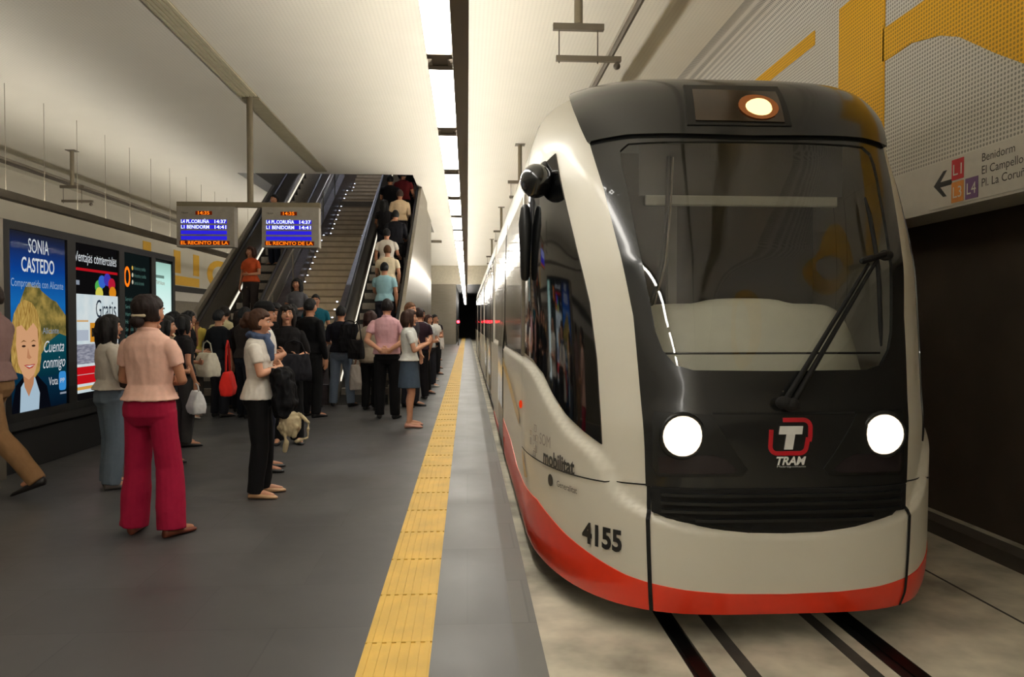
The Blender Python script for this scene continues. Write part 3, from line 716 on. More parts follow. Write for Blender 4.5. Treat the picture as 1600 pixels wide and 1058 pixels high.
tr = empty('tram', TO, 0, 'white tram with black windscreen mask and red skirt standing at the platform, headlights on', 'tram')
def tp(poly, off, m, name, parent=None, **k): return patch(poly, off, m, name, parent or tr, origin=TO, **k)
# glass outline, mask outline (half shapes, positive side)
GL = [(0, 1.195), (.25, 1.2), (.30, 1.225), (.335, 1.3), (.355, 1.4), (.372, 1.6), (.385, 1.75), (.40, 1.95), (.415, 2.18), (.432, 2.36), (.43, 2.43), (.40, 2.47), (0, 2.475)]
MK = [(.392, .60), (.396, .8), (.405, 1.06), (.42, 1.48), (.455, 1.83), (.498, 2.2), (.55, 2.53)]
# body shell: grid minus the windscreen opening
PEND = 7.0
pl = [i*.02 for i in range(0, 66)] + [1.3+.35*i for i in range(1, 17)]; pl = [p for p in pl if p < PEND]+[PEND]
pl = [-p for p in reversed(pl[1:])] + pl
zl = [-.05+i*.02 for i in range(int(3.07/.02)+1)]; zl = [z for z in zl if z < 2.86]+[2.86+.01*i for i in range(17)]
zl[-1] = 3.02
def inside(pt, poly):
    x, y = pt; c = False; n = len(poly)
    for i in range(n):
        (x1, y1), (x2, y2) = poly[i], poly[(i+1) % n]
        if (y1 > y) != (y2 > y) and x < (x2-x1)*(y-y1)/(y2-y1)+x1: c = not c
    return c
GF = [(-a, b) for a, b in reversed(GL[1:-1])] ; GF = GL[1:-1]+[(-a, b) for a, b in reversed(GL[1:-1])]
GF0 = GF
GF2 = [(a*1.13, 1.83+(b-1.83)*1.09) for a, b in GF]
mb = MB(); n = len(zl)
mb.v = [tuple(surf(p, z)-TO) for p in pl for z in zl]
for i in range(len(pl)-1):
    for j in range(n-1):
        if abs(pl[i]) < .6 and inside(((pl[i]+pl[i+1])/2, (zl[j]+zl[j+1])/2), GF2): continue
        mb.f.append((i*n+j, (i+1)*n+j, (i+1)*n+j+1, i*n+j+1))
N = len(pl)
for i in range(N//2):                                                    # roof strip closing the top
    a, b = i, i+1; c, d = N-1-i, N-2-i
    if b < d: mb.f.append((a*n+n-1, c*n+n-1, d*n+n-1, b*n+n-1))
mb.f.append(tuple(i*n+n-1 for i in range(0))) if False else None
body = mb.build('body_shell', M_body, tr, smooth=True, fix=False)
# red skirt
RS = [(0, -.052), (7.0, -.052), (7.0, .12), (4.6, .12), (4.4, .40), (2.5, .38), (1.6, .31), (1.0, .325), (.825, .33), (.74, .285), (.66, .234), (.545, .173), (.45, .125), (.387, .106), (.276, .082), (.15, .066), (0, .06)]
tp(RS, .004, M_red, 'red_skirt'); tp(mirror(RS), .004, M_red, 'red_skirt')
# black mask around the windscreen, in two halves, glass between
def star(poly, cx, cz, ang):
    dx, dz = cos(ang), sin(ang); best = None; n = len(poly)
    for i in range(n):
        (x1, z1), (x2, z2) = poly[i], poly[(i+1) % n]; ex, ez = x2-x1, z2-z1; den = dx*ez-dz*ex
        if abs(den) < 1e-12: continue
        t = ((x1-cx)*ez-(z1-cz)*ex)/den; u = ((x1-cx)*dz-(z1-cz)*dx)/den
        if t > 0 and -1e-9 <= u <= 1+1e-9 and (best is None or t < best): best = t
    return (cx+dx*best, cz+dz*best)
GF = [(a, b) for a, b in GL] + [(-a, b) for a, b in reversed(GL[1:-1])]
OUT = [(0, .60)] + MK + [(0, 2.53)] + [(-a, b) for a, b in reversed(MK)]
angs = sorted(set([round(2*pi*i/260, 5) for i in range(260)] + [round(atan2(b-1.8, a) % (2*pi), 5) for a, b in GF+OUT]))
NS = 12; vs = []; fs = []
for an in angs:
    p, q = star(GF, 0, 1.8, an), star(OUT, 0, 1.8, an)
    vs.append(on_tram(p[0], p[1], -.006)-TO)
    vs += [on_tram(p[0]+(q[0]-p[0])*i/NS, p[1]+(q[1]-p[1])*i/NS, .012)-TO for i in range(NS+1)]
    vs.append(on_tram(q[0], q[1], -.004)-TO)
K_ = NS+3; na = len(angs)
for i in range(na):
    j = (i+1) % na
    for k in range(K_-1): fs.append((i*K_+k, i*K_+k+1, j*K_+k+1, j*K_+k))
mb = MB(); mb.add(vs, fs); o = mb.build('windscreen_mask', M_mask, tr, fix=False, smooth=True)
try: o.data.set_sharp_from_angle(angle=radians(40))
except Exception: pass
GFB = [(a*1.03, 1.8+(b-1.8)*1.015) for a, b in GF]
tp(GFB, .004, M_glassw, 'windscreen', st=.02, zt=.04, thick=0)
# roof cap with a projecting lip
CPp = [(0, 2.50), (.25, 2.51), (.4, 2.515), (.548, 2.50), (.60, 2.68), (.65, 2.82), (.70, 2.93), (.74, 3.0), (.74, 3.019), (0, 3.019)]
cap = tp(CPp+[(-a, b) for a, b in reversed(CPp[1:-1])], .034, M_mask, 'roof_cap', st=.03, zt=.035, thick=.034)
# roof lamp housing: lens, bulb
LH = [(-.20, 2.56), (.135, 2.56), (.145, 2.84), (-.19, 2.84)]
tp(LH, .040, M_mask2, 'lamp_surround', cap, thick=.01)
LN = [(-.172, 2.585), (.113, 2.58), (.122, 2.79), (-.165, 2.80)]
tp(LN, .046, mat('lamp_recess', (70, 58, 46), .12, .6, var=.3, scale=6, coat=1), 'roof_lamp_lens', cap, thick=.008)
q = on_tram(.04, 2.672, .02)-TO
MB().prism(blob(0, 0, .12, .08, 24), lambda u, v, d: tuple(on_tram(.04+u/1.85, 2.675+v, .05+d)-TO), 0, .004).build('lamp_halo', glow('lamp_halo', (200, 120, 66), .4), cap)  # warm halo around the bulb, made as a dim glowing disc
MB().ball(q, (.085, .085, .07), 22, 12).build('roof_lamp_bulb', glow('roof_lamp', (255, 205, 130), 3), cap, smooth=True)
for s in (-1, 1):
    MK2 = [(s*.31, 2.53), (s*.335, 2.53), (s*.33, 2.98), (s*.318, 2.98)]
# lower front: headlight wells, grille, bumper
GR = [(-.375, .60), (.375, .60), (.373, .475), (.33, .44), (.2, .395), (.1, .375), (0, .368), (-.1, .375), (-.2, .395), (-.33, .44), (-.373, .475)]
gr = tp(GR, .028, M_seam, 'grille', st=.02, zt=.03, thick=.03)
for k in range(4):
    z0 = .435+k*.042; hw_ = .345 if k else .25
    tp([(-hw_, z0), (hw_, z0), (hw_, z0+.016), (-hw_, z0+.016)], .045, M_mask2, 'grille_bar', gr, thick=.02)
for s in (1, -1):
    W_ = [(.365, .985), (.205, .975), (.19, .93), (.13, .76), (.105, .70), (.12, .665), (.355, .655), (.372, .70), (.372, .95)]
    W_ = [(s*a, b) for a, b in W_]
    if s > 0: W_ = list(reversed(W_))
    hw = tp(W_, .018, M_mask2, 'headlight', st=.02, zt=.04, thick=.01)
    hw['label'] = 'black headlight unit with lit round lamp'
    Vn = [(.355, .76), (.20, .775), (.165, .75), (.135, .70), (.15, .68), (.35, .675)]
    Vn = [(s*a, b) for a, b in Vn]
    if s > 0: Vn = list(reversed(Vn))
    tp(Vn, .024, mat('headlight_smoked', (52, 46, 48), .2, .3, var=.2, scale=8), 'smoked_lens', hw, st=.02, thick=.006)
    q = on_tram(s*.287, .87, .022)-TO
    MB().ball(q, (.105, .035, .105), 24, 12).build('lamp_glass', glow('headlight_glow', (255, 236, 208), 1.8), hw, smooth=True)
    ring = []
    MB().tube([tuple(q+Vector((.112*cos(t), -.0, .112*sin(t)))) for t in [i*pi/12 for i in range(25)]], .012, 8, False).build('lamp_rim', M_mask2, hw, smooth=True)
tp([(.20, .985), (-.20, .985), (-.20, .975), (.20, .975)][::-1], .016, M_seam, 'seam')
# seams
def seam(path, wd=.006, off=.006, vert=False, name='seam'):
    for (a, b) in zip(path[:-1], path[1:]):
        d = Vector((b[0]-a[0], b[1]-a[1])); L = d.length; nrm = Vector((-d.y, d.x))/max(L, 1e-6)
        yield [(a[0]+nrm.x*wd, a[1]+nrm.y*wd), (a[0]-nrm.x*wd, a[1]-nrm.y*wd), (b[0]-nrm.x*wd, b[1]-nrm.y*wd), (b[0]+nrm.x*wd, b[1]+nrm.y*wd)]
def seam_obj(path, wd, off, m, name):
    P = []
    for (a, b), (c, d) in zip(path[:-1], path[1:]):
        ns = max(1, int(math.hypot(c-a, d-b)/.02))
        P += [Vector((a+(c-a)*i/ns, b+(d-b)*i/ns)) for i in range(ns)]
    P.append(Vector(path[-1])); up = []; dn = []
    for i, a in enumerate(P):
        d = (P[min(i+1, len(P)-1)]-P[max(i-1, 0)]).normalized(); nn = Vector((-d.y, d.x))
        up.append((a.x+nn.x*wd, a.y+nn.y*wd)); dn.append((a.x-nn.x*wd, a.y-nn.y*wd))
    mb = MB(); k = len(P)
    mb.add([on_tram(x, z, off)-TO for x, z in up+dn], [(i, i+1, k+i+1, k+i) for i in range(k-1)])
    return mb.build(name, m, tr, fix=False)
for s in (1, -1):
    seam_obj([(s*.383, .60), (s*.383, .5), (s*.380, .35), (s*.377, .2), (s*.375, .05), (s*.374, -.05)], .006, .009, M_seam, 'seam')
    seam_obj([(s*.392, .607), (s*.44, .604), (s*.492, .601), (s*.559, .597), (s*.692, .592), (s*.826, .587), (s*.95, .575), (s*1.047, .561)], .004, .007, M_seam, 'seam')
    seam_obj([(s*1.047, .561), (s*1.055, .7), (s*1.06, .9), (s*1.065, 1.17)], .004, .007, M_seam, 'seam')
    # roof pod joint
    seam_obj([(s*1.25, 2.3), (s*1.2, 2.6), (s*1.1, 2.85), (s*1.0, 2.97)], .012, .006, M_seam, 'seam')
# side windows of the cab
SW = [(.72, 2.50), (.684, 2.272), (.627, 1.931), (.571, 1.557), (.548, 1.247), (.534, .79), (.60, .845), (.675, .92), (.74, 1.02), (.80, 1.13), (.893, 1.206), (1.0, 1.225), (1.22, 1.225), (1.22, 2.36), (.85, 2.42), (.78, 2.47)]
for s in (-1, 1):
    poly = [(s*a, b) for a, b in SW]
    if s < 0: pass
    poly = poly if s > 0 else [(a, b) for a, b in reversed(poly)]
    wn = tp(list(reversed(poly)), .008, M_glassd, 'cab_side_window', st=.03, zt=.05, thick=.01)
# grey door post and the dark door behind the cab
for s in (-1, 1):
    tpost = tp([(s*1.24, 1.2), (s*1.36, 1.2), (s*1.36, 2.42), (s*1.24, 2.42)], .02, M_steel, 'door_post', thick=.02)
# side window band and doors of the first carriage part
def yp(Y, z=1.5): return 1+(Y-(pchip(ZK, YK, z)+pchip(ZL_, YL_, z)))
bands = [(1.38, 3.9), (5.2, 6.95)]
for s in (-1, 1):
    for a, b in bands:
        tp([(s*a, 1.2), (s*b, 1.2), (s*b, 2.42), (s*a, 2.42)], .007, M_glassd, 'side_window', thick=.008, zt=.3)
    tp([(s*3.95, .02), (s*5.15, .02), (s*5.15, 2.5), (s*3.95, 2.5)], .007, M_sidegrey, 'door_leaf_frame', thick=.008, zt=.15)
    for a, b in ((4.0, 4.53), (4.57, 5.1)):
        tp([(s*a, .5), (s*b, .5), (s*b, 2.4), (s*a, 2.4)], .012, M_glassd, 'door_glass', thick=.006, zt=.3)
# following carriages
secs = []
def carriage(ya, yb, doors, last=False):
    zz = [-.05+.06*i for i in range(48)]; zz = [z for z in zz if z < 2.84]+[2.86, 2.9, 2.94, 2.97, 2.99, 3.005, 3.02]
    prof = [(1+0*z, z) for z in zz]
    ring = [(pchip(ZW, WW, z), z) for z in zz] + [(-pchip(ZW, WW, z), z) for z in reversed(zz)]
    ys = [ya, ya+.08, yb-.08, yb]; rs = []
    for i, y in enumerate(ys):
        k = .93 if i in (0, 3) else 1
        rs.append([(a*k, y-4.0, z-TB) for a, z in ring])
    c = MB().rings(rs).build('carriage_body', M_body, tr, smooth=False, fix=True)
    for s in (-1, 1):
        def fx(u, v, d, s=s):
            return (s*(pchip(ZW, WW, v)+d), u-4.0, v-TB)
        def strip(y0, y1, z0, z1, d, m, nm, par):
            mb = MB(); n = 6; rs = []
            for i in range(n+1):
                z = z0+(z1-z0)*i/n; rs.append([fx(y0, z, -.005), fx(y1, z, -.005), fx(y1, z, d), fx(y0, z, d)])
            return mb.rings(rs).build(nm, m, par, smooth=False)
        segs = []; cur = ya+.3
        for dy in doors:
            if dy-cur > .3: segs.append((cur, dy-.05))
            d = strip(dy, dy+1.3, .02, 2.5, .006, M_sidegrey, 'door', c)
            for q in (0, 1): strip(dy+.06+q*.62, dy+.62+q*.62, .5, 2.4, .012, M_glassd, 'door_glass', c)
            strip(dy+.64, dy+.66, .02, 2.5, .014, M_seam, 'door_gap', c)
            cur = dy+1.35
        if yb-.3-cur > .3: segs.append((cur, yb-.3))
        for a, b in segs:
            strip(a, b, 1.12, 2.42, .009, M_glassd, 'side_window', c)
        strip(ya+.1, yb-.1, -.04, .10, .006, M_mask2, 'lower_skirt', c)
        strip(ya+.1, yb-.1, 2.46, 2.5, .004, M_seam, 'gutter_line', c)
    return c
def bellows(ya, yb):
    n = 9; rs = []
    for i in range(n):
        k = .90 if i % 2 else .94; y = ya+(yb-ya)*i/(n-1)
        rs.append([(a*k, y-4.0, z-TB) for a, z in [(1.1, .1), (1.1, 2.6), (.95, 2.82), (-.95, 2.82), (-1.1, 2.6), (-1.1, .1)]])
    MB().rings(rs).build('bellows', M_mask2, tr)
bellows(11.2, 12.0); carriage(12.0, 18.2, (13.3, 16.2)); bellows(18.2, 18.9); carriage(18.9, 22.6, ()); bellows(22.6, 23.3)
carriage(23.3, 29.5, (24.6, 27.2)); bellows(29.5, 30.2); carriage(30.2, 36.5, (33.0,))
# rear closing wall of the first body and inner cab
M_cabin = mat('cab_lining', (48, 46, 44), .7)
def bx(x0, x1, y0, y1, z0, z1): return MB().box(x0-XC, x1-XC, y0-4, y1-4, z0-TB, z1-TB)
bx(.55, 2.69, 5.75, 5.8, .2, 2.8).build('cab_rear_wall', mat('cab_wall', (62, 60, 55), .7), tr)
bx(.75, 2.5, 4.6, 5.75, 2.74, 2.78).build('cab_ceiling', M_cabin, tr)
bx(.6, 2.64, 4.5, 5.75, .25, .3).build('cab_floor', M_matblack, tr)
# pale dashboard hood with three swellings
dash = MB(); rs = []
for i in range(15):
    y = i/14; row = []
    for j in range(31):
        x = -1+2*j/30
        hgt = 1.20+.34*(1-abs(x)**9)**.5*(1 if abs(x) < 1 else 0)+ .02*sin(y*pi)
        if abs(x) < .36: hgt += .03*(1-(abs(x)/.36)**4)
        hgt -= .02*max(0, 1-abs(abs(x)-.37)/.03)
        yy = 4.12+.62*(1-(1-y)**1.0)*1.0 + .30*abs(x)**3
        zz = 1.10+(hgt-1.10)*(1-(1-min(1, y*2.2))**2.4)
        row.append((x*.76+.02, yy-4, zz-TB))
    rs.append(row)
vs = [v for r_ in rs for v in r_]; fs = [(i*31+j, i*31+j+1, (i+1)*31+j+1, (i+1)*31+j) for i in range(14) for j in range(30)]
dash.add(vs, fs); ds_ = dash.build('dashboard', mat('dash_pale', (205, 204, 190), .6, var=.03), tr, smooth=True, fix=False)
so = ds_.modifiers.new('solid', 'SOLIDIFY'); so.thickness = .03
bx(1.0, 2.3, 3.97, 4.15, 1.10, 1.155).build('dash_ledge', mat('dash_ledge', (170, 168, 155), .6), tr, bev=.01)
MB().tube([(-.66, .12, 1.475), (.70, .12, 1.475)], .006, 8, False).build('wiper_rail', M_seam, tr)
# sun blind roller and blind
bx(1.05, 2.22, 4.42, 4.46, 2.14, 2.2).build('sun_blind_roller', mat('blind_roller', (150, 148, 138), .5), tr, bev=.008)
bx(1.02, 2.26, 4.45, 4.458, 2.2, 2.55).build('sun_blind', mat('blind_dark', (64, 62, 58), .7), tr)
bx(1.33, 1.39, 4.95, 5.0, 1.2, 2.5).build('cab_pillar', mat('cab_pillar', (110, 106, 98), .6), tr)
MB().tube([(-.43, .42, 2.62), (-.45, .38, 2.3), (-.52, .22, 1.98), (-.60, .14, 1.75)], .013, 8).build('cable', M_seam, tr, smooth=True)
MB().tube([(-.405, .42, 2.62), (-.43, .38, 2.3), (-.50, .22, 1.98), (-.58, .14, 1.75)], .006, 8).build('cable', M_steeld, tr, smooth=True)
# wipers: pivot bracket, two arms, blade
wp = empty('wiper', (0, 0, 0)); wp.parent = tr
A0 = on_tram(.012, 1.02, .05)-TO; A1 = on_tram(.30, 1.76, .05)-TO; B0 = on_tram(-.008, 1.03, .05)-TO; B1 = on_tram(.27, 1.74, .05)-TO
wp.name = 'wiper_mount_tmp'; bpy.data.objects.remove(wp)
w1 = MB().tube([A0, (A0+A1)/2, A1], [.016, .012, .009], 8).build('wiper_arm', M_seam, tr, smooth=True)
w2 = MB().tube([B0, (B0+B1)/2, B1], [.016, .012, .009], 8).build('wiper_arm', M_seam, tr, smooth=True)
bl = [on_tram(.318-.004*i, 2.12-.1*i, .05 if i else .04)-TO for i in range(9)]
bd = MB().tube(bl, [.006]+[.012]*7+[.006], 8).build('wiper_blade', M_seam, tr, smooth=True)
MB().tube([on_tram(.25, 1.755, .06)-TO, on_tram(.33, 1.79, .06)-TO], .018, 8).build('blade_clip', M_seam, bd)
MB().ball(A0, (.045, .03, .035)).build('wiper_pivot', M_seam, w1); MB().ball(B0, (.045, .03, .035)).build('wiper_pivot', M_seam, w2)
MB().ball(on_tram(.34, 1.79, .05)-TO, (.04, .03, .03)).build('wiper_joint', M_seam, bd)
# logo: red open bracket frame, white leaning T, word TRAM
def tsurf(p0, z0, off):
    du = (surf(p0+.01, z0)-surf(p0-.01, z0)).length/.02
    return lambda u, v, d: tuple(on_tram(p0+u/du, z0+v, off+d)-TO)
lg = tsurf(.012, .765, .012)
M_lred = mat('logo_red', (196, 26, 40), .4); M_lw = mat('logo_white', (232, 232, 228), .4)
def stroke(pts, wd, fn, d0=.0, d1=.004, m=M_lred, name='logo_bracket', par=None):
    mb = MB(); P = [Vector(p) for p in pts]; L = []; R_ = []
    for i, a in enumerate(P):
        d = (P[min(i+1, len(P)-1)]-P[max(i-1, 0)]).normalized(); nn = Vector((-d.y, d.x)); L.append(a+nn*wd); R_.append(a-nn*wd)
    for i in range(len(P)-1): mb.prism([tuple(L[i]), tuple(L[i+1]), tuple(R_[i+1]), tuple(R_[i])], fn, d0, d1)
    return mb.build(name, m, par or tr)
def arcpts(cx, cy, r, a0, a1, n=6): return [(cx+r*cos(radians(a0+(a1-a0)*i/n)), cy+r*sin(radians(a0+(a1-a0)*i/n))) for i in range(n+1)]
stroke([(-.098, .135)]+arcpts(-.068, .05, .035, 180, 270)+[(0, .015)]+arcpts(.05, .05, .035, 270, 350)+[(.094, .095)], .011, lg)
stroke([(-.035, .182)]+arcpts(.072, .147, .035, 90, 0)+[(.105, .10), (.10, .075)], .011, lg)
def slab(pts, fn, m, name): return MB().prism([(x+y*.16-.015, y) for x, y in pts], fn, .0, .006).build(name, m, tr)
slab([(-.062, .112), (.058, .112), (.058, .152), (-.062, .152)], lg, M_lw, 'logo_letter')
slab([(-.022, .035), (.022, .035), (.022, .112), (-.022, .112)], lg, M_lw, 'logo_letter')
def tram_text(p, z, off, body_, size, width, m, name, **k): return text_on(tsurf(p, z, off), body_, size, m, name, tr, width=width, depth=.003, **k)
tram_text(-.026, .722, .012, 'TRAM', .058, .155, M_lw, 'logo_word', shear=.25, bold=.002)
tram_text(-.024, .708, .012, 'Metropolitano', .014, .15, M_lw, 'logo_small_word')
M_num = mat('number_black', (34, 34, 34), .5)
tram_text(-.592, .245, .005, '4155', .155, .31, M_num, 'fleet_number', bold=.006)
M_dkgrey = mat('slogan_grey', (70, 68, 62), .5); M_ltgrey = mat('slogan_pale', (160, 150, 140), .5)
tram_text(-.775, .595, .006, 'mobilitat', .125, .46, M_dkgrey, 'slogan_text', bold=.004)
tram_text(-.80, .70, .006, 'SOM', .10, .2, M_ltgrey, 'slogan_text')
tram_text(-.70, .495, .006, 'Generalitat', .05, .24, M_dkgrey, 'slogan_text')
lf2 = tsurf(-.735, .51, .006)
MB().prism(blob(0, 0, .034, .036, 18), lf2, 0, .003).build('round_emblem', M_dkgrey, tr)
lf3 = tsurf(-.85, .60, .006)
for (x, y, w_, h_) in ((0, 0, .05, .03), (0, .045, .04, .03), (.06, .1, .05, .04), (.0, .1, .04, .03), (.02, .16, .05, .04), (.055, .03, .03, .04), (-.1, .06, .03, .04), (-.1, .12, .03, .03)):
    stroke([(x, y), (x+w_, y), (x+w_, y+h_), (x, y+h_), (x, y)], .003, lf3, 0, .002, M_ltgrey, 'city_icon')
# orange door button, amber side streak
MB().ball(on_tram(-1.12, .86, .012)-TO, (.012, .03, .03)).build('side_marker', glow('side_marker', (230, 60, 20), .8), tr)
M_streak = mat('amber_streak', (214, 176, 96), .35, var=.12, scale=5, coat=.3)
seam_obj([(-1.3, .72), (-2, .80), (-3, .93), (-3.9, 1.02)], .045, .010, M_streak, 'amber_streak')
seam_obj([(-.93, .40), (-.98, .5), (-1.02, .55)], .02, .008, M_streak, 'amber_streak')
# mirror on its arm
mo = Vector((.46, 5.0, 2.43))
mr_ = MB().ball((0, 0, 0), (.10, .14, .105), 20, 12); 
mm = mr_.build('wing_mirror', M_mask, tr, smooth=True); mm.location = Vector((.43, 4.72, 2.33))-TO
MB().tube([(.02, .03, .04), (.07, .12, .12), (.12, .25, .16)], .03, 10).build('mirror_arm', M_mask2, mm, smooth=True)
m2 = MB().tube([(0, 0, 0), (0, 0, -.10), (.0, .02, -.45)], [.03, .045, .03], 10).build('lower_mirror', M_mask2, tr, smooth=True); m2.location = Vector((.385, 5.0, 2.2))-TO
# underframe and wheels
bx(.62, 2.62, 4.5, 11.0, -.12, .3).build('underframe', M_matblack, tr)
bx(.75, 2.49, 12.2, 36, -.12, .2).build('underframe', M_matblack, tr)
for yy in (6.2, 8.0, 14.6, 16.2, 26, 27.6):
    for xx in (1.12, 2.12):
        w_ = MB().tube([(xx-XC-.06, yy-4, .30), (xx-XC+.06, yy-4, .30)], .287, 28, False).build('wheel', M_rail, tr)
roofgear = MB(); roofgear.box(-.7, .7, 3.5, 6.5, 3.2, 3.38)
roofgear.build('roof_equipment', M_body, tr, bev=.05)
# ------------------------------------------------------------------ people
import bmesh
def remeshed(mb, name, m, parent, voxel, wrinkle=0.0, wscale=9.0, seed=0, smooth_it=2, label=None):
    me = mb.mesh(name); o = bpy.data.objects.new(name, me); COL.objects.link(o)
    bm = bmesh.new(); bm.from_mesh(me); bmesh.ops.recalc_face_normals(bm, faces=bm.faces); bm.to_mesh(me); bm.free()
    r = o.modifiers.new('r', 'REMESH'); r.mode = 'VOXEL'; r.voxel_size = voxel; r.use_smooth_shade = True
    if smooth_it:
        s = o.modifiers.new('s', 'SMOOTH'); s.iterations = smooth_it; s.factor = .5
    dg = bpy.context.evaluated_depsgraph_get(); me2 = bpy.data.meshes.new_from_object(o.evaluated_get(dg))
    bpy.data.objects.remove(o); bpy.data.meshes.remove(me); me2.name = name
    if wrinkle:
        off = Vector((seed*3.1, seed*1.7, 0)); co = [v.co.copy() for v in me2.vertices]; no = [v.normal.copy() for v in me2.vertices]
        for i, v in enumerate(me2.vertices):
            c = co[i]; q = Vector((c.x*wscale, c.y*wscale, c.z*wscale*.55+c.x*2))+off
            a = noise.noise(q)+.5*noise.noise(q*2.1)
            v.co = c + no[i]*(wrinkle*(1-abs(a)*2.2))
    me2.polygons.foreach_set('use_smooth', [True]*len(me2.polygons))
    me2.materials.clear(); me2.materials.append(m)
    ob = bpy.data.objects.new(name, me2); COL.objects.link(ob); ob.parent = parent
    if label: ob['label'] = label
    return ob
def skin(i):
    return mat('skin_%d' % i, [(196, 142, 112), (178, 124, 94), (206, 156, 128), (160, 108, 80)][i], .55, var=.06, scale=14)
def cloth(rgb, pattern=None):
    nm = 'cloth_%d_%d_%d' % rgb + (pattern or '')
    if nm in MATS: return MATS[nm]
    m = mat(nm, rgb, .85, var=.05, scale=30, bump=.06, spec=.2)
    return m
def hand(mb, w, d, palm_n, thumb, curl=.5, k=1.0, r=.0085):
    w = Vector(w); d = Vector(d).normalized(); n_ = Vector(palm_n); n_ = (n_-d*n_.dot(d)).normalized(); s = d.cross(n_).normalized()
    if s.dot(Vector(thumb)) < 0: s = -s
    for i, (off, ln) in enumerate(((.030, .92), (.010, 1.0), (-.010, .94), (-.029, .76))):
        kn = w+d*(.088 if i in (1, 2) else .082)*k+s*off*k
        mb.tube([w+s*off*.6*k, (w+kn)/2+s*off*.2*k, kn], [.013*k, .0135*k, .0105*k], 8)
        p = kn; a = curl*.45+i*.05; dd = d
        pts = [p]; 
        for L in (.042, .027, .021):
            dd = (d*cos(a)+n_*sin(a)); p = p+dd*L*ln*k; pts.append(p); a += curl*.75
        mb.tube(pts, [.0098*k, .009*k, .0082*k, .0072*k], 8)
    tb = w+s*.022*k+d*.018*k; t1 = tb+(d*.6+s*.75+n_*.25).normalized()*.045*k; t2 = t1+(d*.85+s*.25+n_*.4).normalized()*.03*k
    mb.tube([w+d*.01, tb, t1, t2], [.014*k, .0135*k, .0105*k, .0085*k], 8)
ARMS = {  # (elbow, wrist, hand direction, palm normal, thumb side) for the right arm (+x); mirrored for the left
 'down': ((.245, -.03, 1.10), (.235, .06, .855), (0, .1, -1), (-1, 0, 0), (0, 1, 0)),
 'crossR': ((.225, .05, 1.13), (.00, .20, 1.185), (-1, -.30, .05), (0, -1, 0), (0, 0, 1)),
 'crossL': ((.225, .05, 1.12), (.02, .165, 1.14), (-1, -.22, .12), (0, -1, 0), (0, 0, 1)),
 'behind': ((.27, -.10, 1.12), (.06, -.19, .985), (-1, -.1, -.1), (0, 1, 0), (0, 0, 1)),
 'front': ((.235, .03, 1.11), (.10, .235, 1.08), (-1, .22, .02), (0, -1, .15), (0, .2, 1)),
 'phone': ((.22, .05, 1.12), (.09, .27, 1.22), (-.5, .5, .7), (-.8, -.3, 0), (0, 0, 1)),
 'ear': ((.26, .12, 1.17), (.12, .12, 1.42), (-.3, .1, 1), (-1, 0, 0), (0, 1, 0)),
 'carry': ((.25, .00, 1.11), (.22, .22, 1.06), (-.2, 1, -.1), (-1, 0, 0), (0, 0, 1)),
 'rail': ((.235, .10, 1.14), (.235, .32, 1.10), (0, 1, -.1), (0, 0, -1), (-1, 0, 0)),
 'up': ((.27, .10, 1.15), (.12, .26, 1.30), (-.6, .3, .6), (-.6, -.6, 0), (0, 0, 1)),
 'swingF': ((.24, .06, 1.12), (.25, .28, .98), (0, .6, -.7), (-1, 0, 0), (0, 1, 0)),
 'swingB': ((.24, -.16, 1.14), (.24, -.22, .89), (0, -.2, -1), (-1, 0, 0), (0, 1, 0)),
}
NP = [0]
